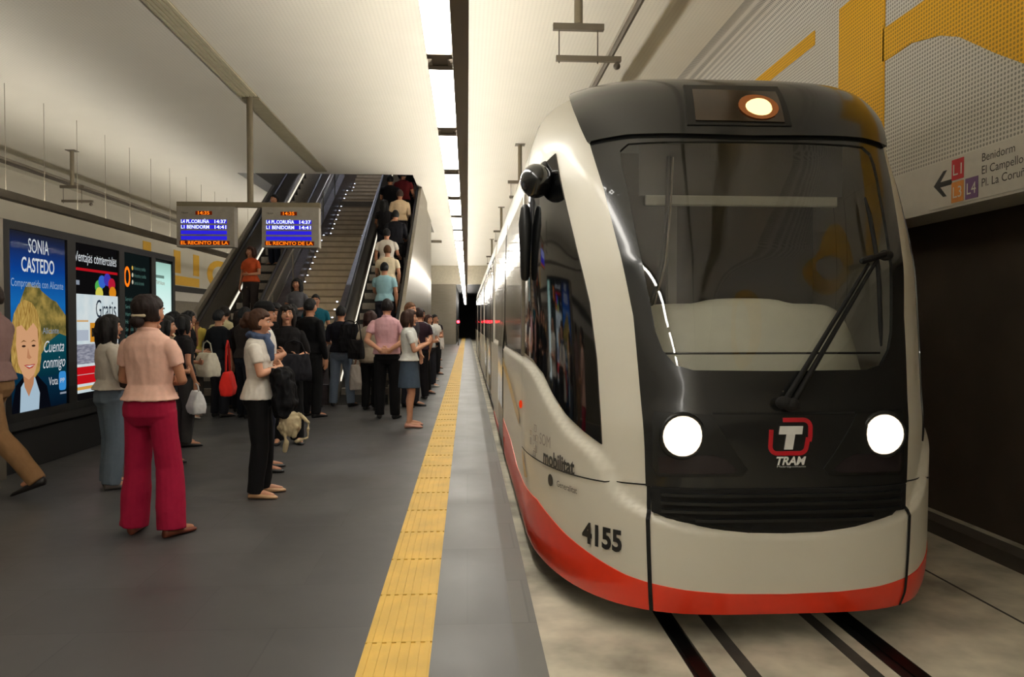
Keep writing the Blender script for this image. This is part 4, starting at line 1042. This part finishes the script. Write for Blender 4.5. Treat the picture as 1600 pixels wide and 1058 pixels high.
def person(x, y, rz, h, label, top=(200, 200, 200), bottom=(40, 40, 45), hair='short', hcol=(30, 24, 20), arms=('down', 'down'), z=0, sk=0,
           female=False, sleeve='short', legs='stand', bottoms='trousers', shoe=(24, 22, 22), turn=0, nod=0, group='people waiting on the platform',
           near=False, extras=None, toplen=.93, flare=0, collar=False, fat=0.0, cap=None):
    NP[0] += 1; seed = NP[0]; k = h/1.70
    e = empty('person', (x, y, z), radians(rz), label, 'person', group, scale=k)
    vx = .0075 if near else (.010 if y < 13 else .0125)
    hs = .172 if female else .165; wa = (.125 if female else .14)+fat; ch = (.150 if female else .168)+fat*.5
    shx = .168 if female else .188
    tor = [(0, 0, .80, hs*.85, .095), (0, -.005, .86, hs, .118), (0, -.005, .93, hs*.97, .115+fat*.4), (0, 0, 1.0, (hs+wa)/2, .10+fat*.6), (0, .005, 1.08, wa, .09+fat*.7),
           (0, .005, 1.18, (wa+ch)/2+.005, .098+fat*.4), (0, .0, 1.27, ch, .108), (0, -.005, 1.36, ch*1.0, .098), (0, -.008, 1.415, ch*.86, .078), (0, -.008, 1.45, ch*.52, .062)]
    # legs
    if legs == 'walk': L = [((.09, 0, .88), (.11, .24, .50), (.11, .20, .10), (0, .16)), ((-.09, 0, .88), (-.10, -.10, .50), (-.11, -.40, .17), (0, .10))]
    elif legs == 'step': L = [((.09, 0, .88), (.11, .06, .49), (.12, .02, .09), (0, .15)), ((-.09, 0, .88), (-.10, .12, .52), (-.11, .10, .09), (.02, .15))]
    elif legs == 'wide': L = [((.09, 0, .88), (.13, .03, .49), (.17, -.01, .09), (.05, .15)), ((-.09, 0, .88), (-.12, .03, .49), (-.15, .02, .09), (-.05, .15))]
    else: L = [((.09, 0, .88), (.105, .025, .49), (.115, -.015, .09), (.03, .15)), ((-.09, 0, .88), (-.105, .035, .49), (-.115, .02, .09), (-.03, .15))]
    body = MB(); body.loft(tor, 20)
    body.tube([(0, -.012, 1.40), (0, .0, 1.50), (0, .012, 1.56)], [.062, .054, .052], 14)
    A = []
    for s, nm in ((1, arms[0]), (-1, arms[1])):
        nm2 = nm
        if nm == 'cross': nm2 = 'crossR' if s > 0 else 'crossL'
        el, wr, hd, pn, th = [Vector((v[0]*s, v[1], v[2])) for v in ARMS[nm2]]
        sh = Vector((shx*s, -.008, 1.385)); A.append((sh, el, wr))
        q = .86 if female else 1.0
        body.tube([sh*.98, sh.lerp(el, .3), sh.lerp(el, .7), el], [.052*q, .048*q, .043*q, .038*q], 12)
        body.tube([el, el.lerp(wr, .25), el.lerp(wr, .7), wr], [.039*q, .041*q, .032*q, .026*q], 12)
        hand(body, wr, hd, pn, th, .65 if nm != 'down' else .45, .95 if female else 1.05)
    for hp, kn, an, ft in L:
        hp, kn, an = Vector(hp), Vector(kn), Vector(an)
        body.tube([hp, hp.lerp(kn, .4), kn, kn.lerp(an, .3)+Vector((0, -.015, 0)), kn.lerp(an, .75), an], [.088, .076, .054, .056, .040, .036], 14)
        if shoe is None or bottoms != 'trousers' or True:
            fd = Vector((ft[0], ft[1], 0)); body.tube([an+Vector((0, -.01, -.035)), an+fd*.5+Vector((0, 0, -.045)), an+fd+Vector((0, 0, -.06))], [.036, .034, .024], 10)
    # head
    hd_ = MB(); rs = []; nn, mm = 24, 18
    for i in range(1, mm):
        th = pi*i/mm; dz = -cos(th); ring = []
        for j in range(nn):
            a = 2*pi*j/nn; dx = sin(th)*cos(a); dy = sin(th)*sin(a)
            X = .075*dx; Y = .095*dy; Z = .120*dz
            if dz < 0: X *= 1-.32*(-dz)**1.6; Y *= (1-.10*(-dz)) if dy > 0 else (1-.35*(-dz)**1.2)
            if dy > .2 and abs(dz-.12) < .2: Y -= .004*(1 if abs(dx) > .25 else 0)
            if dy > 0: Y = min(Y, .088)
            ring.append((X, Y, Z))
        rs.append(ring)
    hd_.rings(rs)
    hd_.tube([(0, .084, .026), (0, .098, .0), (0, .108, -.020)], [.008, .009, .013], 8)
    hd_.ball((-.012, .094, -.025), .009); hd_.ball((.012, .094, -.025), .009)
    hd_.ball((0, .070, -.098), (.024, .018, .018)); hd_.tube([(-.045, .074, .033), (0, .086, .033), (.045, .074, .033)], .008, 8)
    hd_.ball((0, .086, -.056), (.023, .008, .010)); hd_.ball((-.05, .045, -.02), (.02, .03, .03)); hd_.ball((.05, .045, -.02), (.02, .03, .03))
    for s in (-1, 1): hd_.ball((s*.076, -.005, .0), (.009, .02, .031))
    HM = Matrix.Translation((0, .012, 1.585)) @ Matrix.Rotation(radians(turn), 4, 'Z') @ Matrix.Rotation(radians(-nod), 4, 'X')
    def H(mb): mb.v = [tuple(HM @ Vector(v)) for v in mb.v]; return mb
    H(hd_); body.add(hd_.v, hd_.f)
    bo = remeshed(body, 'body', skin(sk), e, vx, smooth_it=2)
    # face details
    ed = MB()
    for s in (-1, 1): ed.ball((s*.030, .0815, .010), (.0135, .008, .0075), 10, 6)
    H(ed).build('eyes', mat('eye_white', (222, 214, 206), .3), e, smooth=True)
    ed = MB()
    for s in (-1, 1): ed.ball((s*.030, .0885, .010), (.006, .003, .006), 8, 5)
    H(ed).build('irises', mat('iris_dark', (34, 22, 16), .25), e, smooth=True)
    ed = MB()
    for s in (-1, 1): ed.tube([(s*.014, .094, .031), (s*.032, .091, .037), (s*.05, .080, .031)], .0038, 6)
    hm = mat('hair_%d_%d_%d' % hcol, hcol, .65, var=.35, scale=60, stretch=(1, 1, .12), bump=.3, spec=.3)
    H(ed).build('eyebrows', hm, e, smooth=True)
    ed = MB(); ed.tube([(-.024, .088, -.054), (-.008, .0945, -.051), (0, .094, -.053), (.008, .0945, -.051), (.024, .088, -.054)], [.002, .004, .0035, .004, .002], 6)
    ed.tube([(-.022, .088, -.056), (0, .094, -.060), (.022, .088, -.056)], [.002, .0048, .002], 6)
    H(ed).build('lips', mat('lips', (160, 78, 70) if female else (150, 96, 82), .4), e, smooth=True)
    # hair
    hr = MB(); rs = []
    for i in range(1, mm):
        th = pi*i/mm; dz = -cos(th); ring = []
        for j in range(nn):
            a = 2*pi*j/nn; dx = sin(th)*cos(a); dy = sin(th)*sin(a)
            ex = 1.13 if hair == 'short' else 1.2
            X = .077*dx*ex; Y = .097*dy*ex-.004; Z = .120*dz*1.09+.006
            if dz < 0: X *= 1-.3*(-dz)**1.6; Y *= (1-.35*(-dz)**1.2)
            face = dy > .25 and dz < (.52 if hair != 'bald' else .8) - .25*abs(dx)
            low = dz < (-.45 if hair == 'short' else -.55) 
            if face or low or (hair == 'short' and dy > -.1 and dz < -.02): X *= .72; Y *= .72; Z *= .8
            ring.append((X, Y, Z))
        rs.append(ring)
    hr.rings(rs)
    if hair == 'bun': hr.ball((0, -.135, .0), (.05, .045, .05)); hr.ball((0, -.10, .045), (.07, .05, .06))
    if hair == 'lowbun': H(MB().ball((0, -.112, -.062), (.052, .045, .044), 16, 12)).build('hair_bun', hm, e, smooth=True); hr.ball((0, -.045, .045), (.090, .095, .092))
    if hair in ('long', 'bob', 'curly'):
        zl_ = {'long': -.26, 'bob': -.11, 'curly': -.15}[hair]
        for s in (-1, 1):
            hr.tube([(s*.070, .025, .05), (s*.086, .02, -.04), (s*.080, .015, zl_)], [.028, .030, .018], 10)
            hr.tube([(s*.050, -.06, .06), (s*.070, -.06, -.06), (s*.06, -.055, zl_)], [.05, .048, .028], 10)
        hr.tube([(0, -.07, .05), (0, -.09, -.05), (0, -.085, zl_)], [.06, .058, .034], 10)
    if hair == 'curly':
        random.seed(seed)
        for q in range(26):
            a = random.uniform(0, 2*pi); b = random.uniform(-.5, 1); 
            if sin(a) > .45 and b < .45: continue
            hr.ball((.088*cos(a)*sqrt(1-max(-1, min(1, b))**2*.8), .10*sin(a)*sqrt(1-b*b*.8)-.01, .12*b), .026, 8, 6)
    if hair == 'ponytail': hr.ball((0, -.105, .05), (.03, .03, .03)); hr.tube([(0, -.11, .05), (0, -.15, 0), (0, -.14, -.10), (0, -.125, -.17)], [.022, .03, .026, .01], 10)
    H(hr); remeshed(hr, 'hair', hm, e, min(vx, .009), wrinkle=.003, wscale=30, seed=seed, smooth_it=2)
    if hair == 'lowbun': H(MB().tube([(-.055, -.10, -.02), (0, -.132, -.022), (.055, -.10, -.02)], .011, 8)).build('hair_clip', mat('clip_pale', (206, 190, 160), .3), e, smooth=True)
    if cap:
        cp = MB(); cp.loft([(0, -.006, .035, .088, .108), (0, -.006, .09, .084, .103), (0, -.008, .13, .06, .075), (0, -.008, .142, .02, .03)], 20)
        cp.add(*(lambda m_: (m_.v, m_.f))(MB().loft([(0, .10, .040, .06, .06), (0, .10, .052, .058, .058)], 16)))
        H(cp); remeshed(cp, 'cap', cloth(cap), e, .009)
    # top garment
    g = .014; tp_ = MB()
    tr_ = [(a, b, c, d+g+(.020 if c < 1.04 else 0), f+g+(.018 if c < 1.04 else 0)) for a, b, c, d, f in tor if c >= toplen-.02]
    base = [t for t in tor if t[2] <= toplen+.001]; b0 = base[-1] if base else tor[0]
    tr_ = [(0, b0[1], toplen, b0[3]+g+.024, b0[4]+g+.022)]+[t for t in tr_ if t[2] > toplen+.02]
    tr_[-1] = (0, -.008, 1.452, ch*.50, .066)
    if female: tp_.ball((-.065, .085, 1.265), (.06, .042, .055)); tp_.ball((.065, .085, 1.265), (.06, .042, .055))
    tp_.loft(tr_, 22)
    for sh, el, wr in A:
        sl = {'none': 0, 'short': .62, 'elbow': 1.0, 'long': 2}[sleeve]
        if sl == 0: continue
        r0 = .060 if not female else .053
        if sl <= 1: tp_.tube([sh*.97, sh.lerp(el, sl*.5), sh.lerp(el, sl)], [r0+.002, r0, r0-.003], 14, False)
        else:
            tp_.tube([sh*.97, sh.lerp(el, .5), el], [r0+.002, r0-.002, r0-.008], 14); tp_.tube([el, el.lerp(wr, .5), el.lerp(wr, .93)], [r0-.008, r0-.014, r0-.022], 14)
        tp_.ball(sh*.975, r0)
    if collar: tp_.tube([tuple(Vector((.062*cos(t), -.005+.060*sin(t), 1.462-.012*sin(t)))) for t in [i*pi/8 for i in range(17)]], .013, 8, False)
    remeshed(tp_, 'shirt' if bottoms != 'dress' else 'dress', cloth(top), e, vx, wrinkle=.0045 if near else .004, wscale=9, seed=seed, smooth_it=2)
    # bottom garment
    bt = MB(); g = .012
    hipr = [(a, b, c, d+g, f+g) for a, b, c, d, f in tor if .84 < c < 1.01]
    if bottoms in ('trousers', 'shorts'):
        bt.loft([(0, -.005, .79, hs*.8, .09)]+hipr, 22)
        for hp, kn, an, ft in L:
            hp, kn, an = Vector(hp), Vector(kn), Vector(an)
            if bottoms == 'shorts': bt.tube([hp+Vector((0, 0, .0)), hp.lerp(kn, .5), hp.lerp(kn, .85)], [.102, .095, .09], 16, False); continue
            bt.tube([hp, hp.lerp(kn, .45), kn, kn.lerp(an, .5), an+Vector((0, -.005, -.035))], [.101, .090, .078+flare*.3, .076+flare*.7, .066+flare], 16, False)
    elif bottoms == 'skirt':
        bt.loft([(0, 0, .58, .215, .16), (0, 0, .70, .20, .150)]+hipr, 26)
    remeshed(bt, bottoms if bottoms != 'dress' else 'skirt', cloth(bottom), e, vx, wrinkle=.005 if near else .004, wscale=7, seed=seed+40, smooth_it=2)
    # shoes
    if shoe:
        for hp, kn, an, ft in L:
            an = Vector(an); fd = Vector((ft[0], ft[1], 0)).normalized(); sd = Vector((fd.y, -fd.x, 0)); zb = an.z-.09
            sh_ = MB(); rs = []
            for t, wd, ht in ((-.065, .022, .05), (-.05, .036, .075), (.0, .040, .078), (.06, .044, .058), (.12, .048, .042), (.17, .040, .034), (.197, .018, .022)):
                c = an+fd*t; ring = []
                for j in range(12):
                    a = 2*pi*j/12; ring.append((c.x+sd.x*wd*cos(a), c.y+sd.y*wd*cos(a), zb+.002+max(0, ht/2+ht/2*sin(a)*1.0)))
                rs.append(ring)
            if legs == 'walk' and an.z > .12:
                rs = [[(v[0], v[1], v[2]+(-.35*(Vector((v[0], v[1], 0))-Vector((an.x, an.y, 0))).dot(fd))) for v in r_] for r_ in rs]
            sh_.rings(rs); sh_.build('shoe', mat('shoe_%d_%d_%d' % shoe, shoe, .5, var=.1), e, smooth=True)
    return e
def bag(name, loc, rz, w_, d_, h_, rgb, label, cat, strap=0.0, soft=.02, group=None):
    e = empty(name, loc, radians(rz), label, cat, group)
    b = MB(); b.loft([(0, 0, 0, w_*.5, d_*.5), (0, 0, h_*.3, w_*.52, d_*.6), (0, 0, h_*.8, w_*.46, d_*.4), (0, 0, h_, w_*.44, d_*.2)], 24, 5)
    remeshed(b, 'bag_body', cloth(rgb), e, .01, wrinkle=soft*.4, wscale=10, seed=w_*10)
    if strap:
        MB().tube([(-w_*.36, 0, h_*.94), (-w_*.22, 0, h_+strap*.8), (0, 0, h_+strap), (w_*.22, 0, h_+strap*.8), (w_*.36, 0, h_*.94)], .009, 8).build('strap', cloth(tuple(int(v*.8) for v in rgb)), e, smooth=True)
    return e
BLK = (18, 18, 20)
# nearest five
person(-2.15, 5.25, -14, 1.62, 'woman seen from behind in pale pink short-sleeved blouse and crimson trousers, hair in a clip', (224, 180, 162), (160, 24, 58), 'lowbun', (32, 20, 18), ('front', 'front'), sk=1, female=True, shoe=(120, 60, 40), turn=-12, near=True, flare=.03, legs='wide', toplen=.97, collar=True, fat=.01)
person(-3.95, 6.52, 90, 1.76, 'man in greyish mauve shirt and khaki trousers striding out at the left edge', (136, 108, 104), (142, 108, 74), 'short', (40, 30, 24), ('swingF', 'down'), sk=1, legs='walk', shoe=(22, 18, 18), near=True, collar=True)
person(-1.73, 6.38, -84, 1.545, 'young woman in white polo with crossed arms and a blue scarf, facing the tram', (216, 210, 200), (18, 18, 20), 'bun', (62, 38, 24), ('cross', 'cross'), sk=0, female=True, shoe=(196, 156, 116), near=True, turn=-2, toplen=.90)
person(-1.97, 7.45, -72, 1.63, 'man in white T-shirt and black cap with crossed arms behind the girl with the scarf', (206, 204, 198), (30, 32, 44), 'short', BLK, ('cross', 'cross'), sk=1, shoe=(20, 20, 22), near=True, cap=(16, 16, 18), turn=6)
person(-3.12, 6.78, -52, 1.50, 'dark-haired woman in white-grey knit and faded jeans in front of the posters', (184, 176, 164), (92, 104, 116), 'long', (16, 12, 12), ('front', 'down'), sk=1, female=True, sleeve='long', shoe=(90, 86, 84), near=True, flare=.02, toplen=.98)
person(-2.14, 9.12, 198, 1.64, 'woman in black V-neck top and black trousers with curly dark hair facing the camera', (20, 18, 20), (16, 16, 18), 'curly', (24, 16, 14), ('carry', 'front'), sk=0, female=True, sleeve='elbow', shoe=BLK, near=True, nod=-6, flare=.015)
person(-.80, 10.47, -80, 1.61, 'young woman in white T-shirt and short denim skirt holding a phone by the yellow strip', (214, 214, 208), (70, 84, 100), 'bob', (56, 34, 24), ('phone', 'phone'), sk=0, female=True, bottoms='skirt', shoe=(206, 150, 130), near=True, toplen=.97)
person(-1.20, 11.4, -4, 1.78, 'man in pink short-sleeved shirt and black trousers, hands clasped behind his back', (206, 160, 166), (16, 15, 18), 'short', (22, 16, 16), ('behind', 'behind'), sk=0, shoe=BLK, near=True, collar=True, legs='stand', turn=10)
person(-2.16, 13.1, -8, 1.71, 'man in navy T-shirt and pale blue jeans seen from behind', (22, 24, 34), (120, 134, 154), 'short', BLK, ('down', 'carry'), sk=1, shoe=(30, 26, 26), near=False, legs='wide', sleeve='elbow')
# middle crowd
person(-3.02, 7.75, -70, 1.50, 'dark-haired woman hidden behind the knit-wearing woman near the posters', (36, 30, 32), (26, 26, 30), 'bob', BLK, ('front', 'down'), sk=1, female=True)
person(-4.18, 11.6, -70, 1.60, 'woman with black curls in dark vest and beige trousers touching her cheek', (30, 30, 34), (150, 138, 118), 'curly', BLK, ('carry', 'ear'), sk=1, female=True, sleeve='none', shoe=(160, 150, 140))
person(-3.75, 9.9, -60, 1.57, 'woman in cream cardigan behind the pink blouse, dark hair', (200, 186, 152), (140, 130, 112), 'bob', BLK, ('front', 'front'), sk=1, female=True, sleeve='long', shoe=(170, 160, 150))
person(-4.46, 12.4, 130, 1.46, 'small blonde woman in turquoise vest and black skirt', (20, 150, 172), BLK, 'bob', (208, 172, 110), ('down', 'carry'), sk=2, female=True, bottoms='skirt', sleeve='none')
person(-4.05, 12.9, 4, 1.70, 'man in cream shirt and dark trousers seen from behind beside the left escalator', (198, 188, 150), (34, 34, 44), 'short', (30, 24, 22), ('down', 'down'), sk=1, fat=.02, collar=True)
person(-4.62, 13.0, 20, 1.62, 'grey-haired man in yellow shirt by the foot of the left escalator', (196, 176, 84), (60, 56, 52), 'short', (120, 112, 104), ('down', 'down'), sk=1)
person(-3.35, 11.6, -40, 1.66, 'man in dark brown jacket behind the girl with the scarf', (44, 34, 30), (26, 26, 32), 'short', BLK, ('down', 'down'), sk=1, sleeve='long')
person(-3.25, 13.0, 170, 1.60, 'person in olive shirt standing at the foot of the stairs', (122, 124, 74), (36, 34, 36), 'short', BLK, ('down', 'front'), sk=1)
person(-2.38, 11.62, -30, 1.79, 'tall man in black jacket and black trousers among the crowd', (14, 14, 17), BLK, 'short', BLK, ('down', 'down'), sk=1, sleeve='long')
person(-2.80, 12.3, 25, 1.72, 'man in charcoal pullover behind the tall man in black', (28, 26, 30), (24, 24, 28), 'short', BLK, ('down', 'down'), sk=1, sleeve='long')
person(-2.66, 12.85, -15, 1.68, 'person in pale rose shirt partly hidden behind the man in navy', (210, 156, 152), (30, 30, 36), 'short', (44, 30, 24), ('down', 'down'), sk=0)
person(-1.66, 13.05, -30, 1.58, 'woman in grey blouse with auburn hair and a dark shoulder bag', (150, 152, 150), (28, 28, 32), 'long', (72, 36, 24), ('down', 'front'), sk=0, female=True)
person(-1.58, 12.5, -20, 1.62, 'woman in beige tunic and black leggings between the pink-shirted man and the jeans', (168, 156, 138), (18, 18, 20), 'bob', (48, 26, 22), ('carry', 'down'), sk=0, female=True, toplen=.82)
person(-3.78, 11.75, -30, 1.62, 'person in black shirt beside the man in the brown jacket', (22, 22, 26), (30, 30, 36), 'short', BLK, ('down', 'down'), sk=1, sleeve='elbow')
person(-.98, 13.0, -120, 1.77, 'fair-haired man looking toward the camera behind the denim-skirt girl', (58, 54, 58), (36, 36, 42), 'short', (96, 66, 44), ('down', 'down'), sk=0)
person(-.93, 15.2, 215, 1.70, 'dark-haired man in open grey shirt facing the camera, black shoes', (150, 156, 160), BLK, 'short', BLK, ('down', 'front'), sk=1, legs='wide')
person(-.94, 18.7, 240, 1.62, 'person in white blouse and black trousers standing farther down the platform edge', (214, 212, 204), BLK, 'bob', (40, 26, 22), ('front', 'front'), sk=0, female=True, sleeve='long', shoe=(200, 196, 190))
person(-.98, 23.5, 230, 1.48, 'small far person in striped white top carrying a white bag', (206, 204, 200), BLK, 'bob', BLK, ('carry', 'front'), sk=0, female=True)
person(-1.15, 28.5, 200, 1.62, 'tiny far person in dark clothes near the end of the platform', (50, 42, 44), BLK, 'short', BLK, ('down', 'down'), sk=1)
person(-2.62, 10.55, 150, 1.70, 'man in black shirt turned half away between the woman in black and the tall man', (22, 20, 22), (18, 18, 20), 'short', BLK, ('cross', 'cross'), sk=1, sleeve='elbow')
person(-3.62, 12.35, -20, 1.63, 'person in dark violet top behind the man in brown jacket', (40, 30, 42), (24, 24, 30), 'long', (30, 20, 18), ('down', 'down'), sk=1, female=True)
person(-2.86, 11.45, -60, 1.66, 'woman in black blouse with brown hair squeezed between black jackets', (26, 22, 24), (26, 24, 26), 'bob', (60, 34, 24), ('front', 'down'), sk=0, female=True)
person(-.90, 14.2, 30, 1.70, 'man in dark plum shirt behind the fair-haired man near the strip', (48, 30, 40), (24, 22, 26), 'short', (40, 24, 20), ('down', 'down'), sk=0)
person(-.86, 16.9, 220, 1.60, 'woman in light grey top behind the man in the open grey shirt', (176, 174, 170), (40, 40, 46), 'bob', (56, 34, 26), ('front', 'front'), sk=0, female=True, shoe=(206, 204, 200))
person(-.90, 20.8, 230, 1.64, 'far person in white shirt between two other far people by the edge', (216, 212, 204), (28, 28, 30), 'short', BLK, ('down', 'front'), sk=1)
person(-3.3, 9.0, -50, 1.52, 'woman in black top half hidden by the crossed-arms pair and the pink blouse', (30, 28, 30), (60, 58, 58), 'bob', BLK, ('down', 'front'), sk=1, female=True)
# on the stairs and escalators
def tr_y(y): return round((y-13.53)/.4)*.4
SG = 'people on the stairs and escalators'
def on_escalator(x, y, rz, h, label, *a, **k):
    n = round((y-13.53)/.4); yy = 13.53+n*.4; z = SL*(yy-YB)+.1166
    person(x, yy+.2, rz, h, label, *a, z=z, group=SG, **k)
def on_stairs(x, y, rz, h, label, *a, **k):
    zz = 0
    for (p, q, r_) in segs:
        if p <= y < q: zz = r_
    person(x, y, rz, h, label, *a, z=zz, group=SG, **k)
on_stairs(-3.2, 14.45, 170, 1.58, 'woman in grey and black standing on the lowest stairs', (92, 92, 98), (30, 30, 34), 'long', BLK, ('front', 'front'), sk=1, female=True)
on_stairs(-2.76, 13.98, 185, 1.60, 'young man in teal T-shirt at the foot of the stairs near the right escalator', (22, 92, 110), (30, 30, 36), 'short', BLK, ('front', 'down'), sk=1)
on_escalator(-1.66, 15.05, -10, 1.70, 'man in light blue shirt with a dark strap, lowest rider on the right escalator', (146, 186, 196), (34, 34, 44), 'short', BLK, ('down', 'rail'), sk=1)
on_escalator(-1.68, 15.9, 5, 1.66, 'rider in cream shirt with brown hair above the light blue shirt', (222, 206, 176), (44, 42, 44), 'short', (86, 56, 32), ('down', 'rail'), sk=0)
on_escalator(-1.78, 16.7, -5, 1.64, 'rider in white shirt on the right escalator, dark hair', (220, 212, 200), (60, 50, 44), 'short', BLK, ('rail', 'down'), sk=1)
on_escalator(-1.66, 17.5, 5, 1.70, 'rider in black jacket halfway up the right escalator', (20, 20, 26), BLK, 'short', BLK, ('rail', 'down'), sk=1, sleeve='long')
on_escalator(-2.0, 18.2, 0, 1.6, 'rider in black with long hair on the left side of the right escalator', (22, 20, 24), (40, 40, 46), 'long', BLK, ('down', 'rail'), sk=1, female=True)
on_escalator(-1.66, 18.7, 10, 1.68, 'rider in beige jacket high on the right escalator', (196, 172, 140), (34, 32, 36), 'short', (52, 36, 28), ('rail', 'down'), sk=1, sleeve='long')
on_escalator(-1.98, 19.5, 0, 1.72, 'rider in black T-shirt high on the right escalator', (16, 16, 20), (26, 26, 34), 'short', BLK, ('down', 'rail'), sk=1)
on_escalator(-1.68, 19.9, -5, 1.7, 'rider in dark red top near the ceiling edge of the right escalator', (92, 24, 28), BLK, 'short', BLK, ('rail', 'down'), sk=1)
on_escalator(-1.66, 21.1, 0, 1.7, 'uppermost dark rider on the right escalator', (20, 20, 26), BLK, 'short', BLK, ('down', 'rail'), sk=1, sleeve='long')
on_escalator(-4.62, 18.5, 150, 1.70, 'person in yellow vest high on the left escalator', (214, 220, 40), (30, 36, 50), 'short', BLK, ('down', 'front'), sk=1)
on_escalator(-4.52, 15.9, 160, 1.62, 'person in orange top on the left escalator behind the departure screens', (196, 84, 44), (50, 44, 44), 'bob', (60, 34, 22), ('down', 'front'), sk=1, female=True)
# things carried
bag('shoulder_bag', (-2.80, 6.50, .90), -52, .30, .14, .34, (48, 32, 28), 'dark brown shoulder bag hanging at the hip of the woman in knit and jeans', 'bag', .28)
bag('handbag', (-2.00, 6.44, .84), -84, .22, .09, .19, (214, 44, 38), 'small red bag behind the girl with the scarf', 'bag', .26)
bag('handbag', (-1.98, 8.76, .78), 198, .38, .14, .30, (30, 30, 36), 'large black handbag hanging in front of the woman in black', 'bag', .16)
bag('carrier_bag', (-1.86, 12.95, .30), 10, .26, .14, .42, (206, 196, 186), 'pale plastic carrier bag beside the legs of the man in jeans', 'bag', .22)
bag('backpack', (-1.98, 12.82, .95), -8, .32, .16, .46, (16, 16, 20), 'black backpack slung on the right side of the man in navy', 'backpack', .06)
bag('shoulder_bag', (-1.78, 12.25, .86), -20, .26, .10, .30, (24, 22, 24), 'black shoulder bag carried by the woman in the beige tunic', 'bag', .3)
bag('shopping_bag', (-3.40, 10.10, .74), -40, .34, .2, .30, (214, 208, 190), 'white shopping bag held behind the woman in pink blouse', 'bag', .16)
bag('carrier_bag', (-3.11, 8.86, .40), -50, .24, .14, .26, (220, 220, 220), 'crumpled white plastic bag hanging low just right of the crimson trousers', 'bag', .08)
bag('carrier_bag', (-.86, 23.18, .62), 0, .3, .16, .36, (214, 206, 200), 'white bag in the hands of the far person in the striped top', 'bag', .12)
# scarf, folded jacket and knotted strap bag of the young woman
sc = MB(); sc.tube([tuple(Vector((-1.73, 6.38, 1.335))+Vector((.075*cos(t), .072*sin(t), .012*sin(2*t)))) for t in [i*pi/10 for i in range(21)]], .024, 12, False)
sc.tube([(-1.66, 6.33, 1.32), (-1.615, 6.32, 1.24), (-1.61, 6.32, 1.15)], [.026, .032, .022], 10)
tag(remeshed(sc, 'scarf', cloth((70, 84, 112)), None, .008, wrinkle=.006, wscale=22, seed=3), 'blue-grey scarf around the neck of the young woman in white', 'scarf')
jk = MB(); jk.loft([(-1.51, 6.32, .68, .06, .13), (-1.50, 6.32, .78, .085, .15), (-1.515, 6.33, .92, .08, .15), (-1.53, 6.34, 1.02, .075, .15), (-1.545, 6.35, 1.06, .05, .13)], 20)
tag(remeshed(jk, 'jacket', cloth((14, 14, 17)), None, .008, wrinkle=.02, wscale=14, seed=5), 'black jacket draped over the crossed arms of the young woman in white', 'jacket')
sb = MB(); random.seed(5)
sb.loft([(-1.46, 6.28, .52, .05, .04), (-1.46, 6.28, .58, .09, .06), (-1.45, 6.28, .66, .08, .06), (-1.45, 6.28, .71, .04, .04)], 20)
sb.tube([(-1.38, 6.28, .70), (-1.30, 6.27, .62), (-1.31, 6.27, .50), (-1.40, 6.27, .47)], .009, 8)
sb.tube([(-1.50, 6.25, .56), (-1.47, 6.24, .48), (-1.49, 6.24, .40)], .016, 8)
sb.tube([(-1.45, 6.24, .66), (-1.39, 6.23, .60), (-1.41, 6.23, .52)], .014, 8)
tag(remeshed(sb, 'knotted_bag', cloth((180, 166, 134)), None, .008, wrinkle=.01, wscale=20, seed=9), 'small beige bag with loose knotted straps hanging under the black jacket', 'bag')
# driver silhouette is not visible behind the windscreen, so the cab stays empty
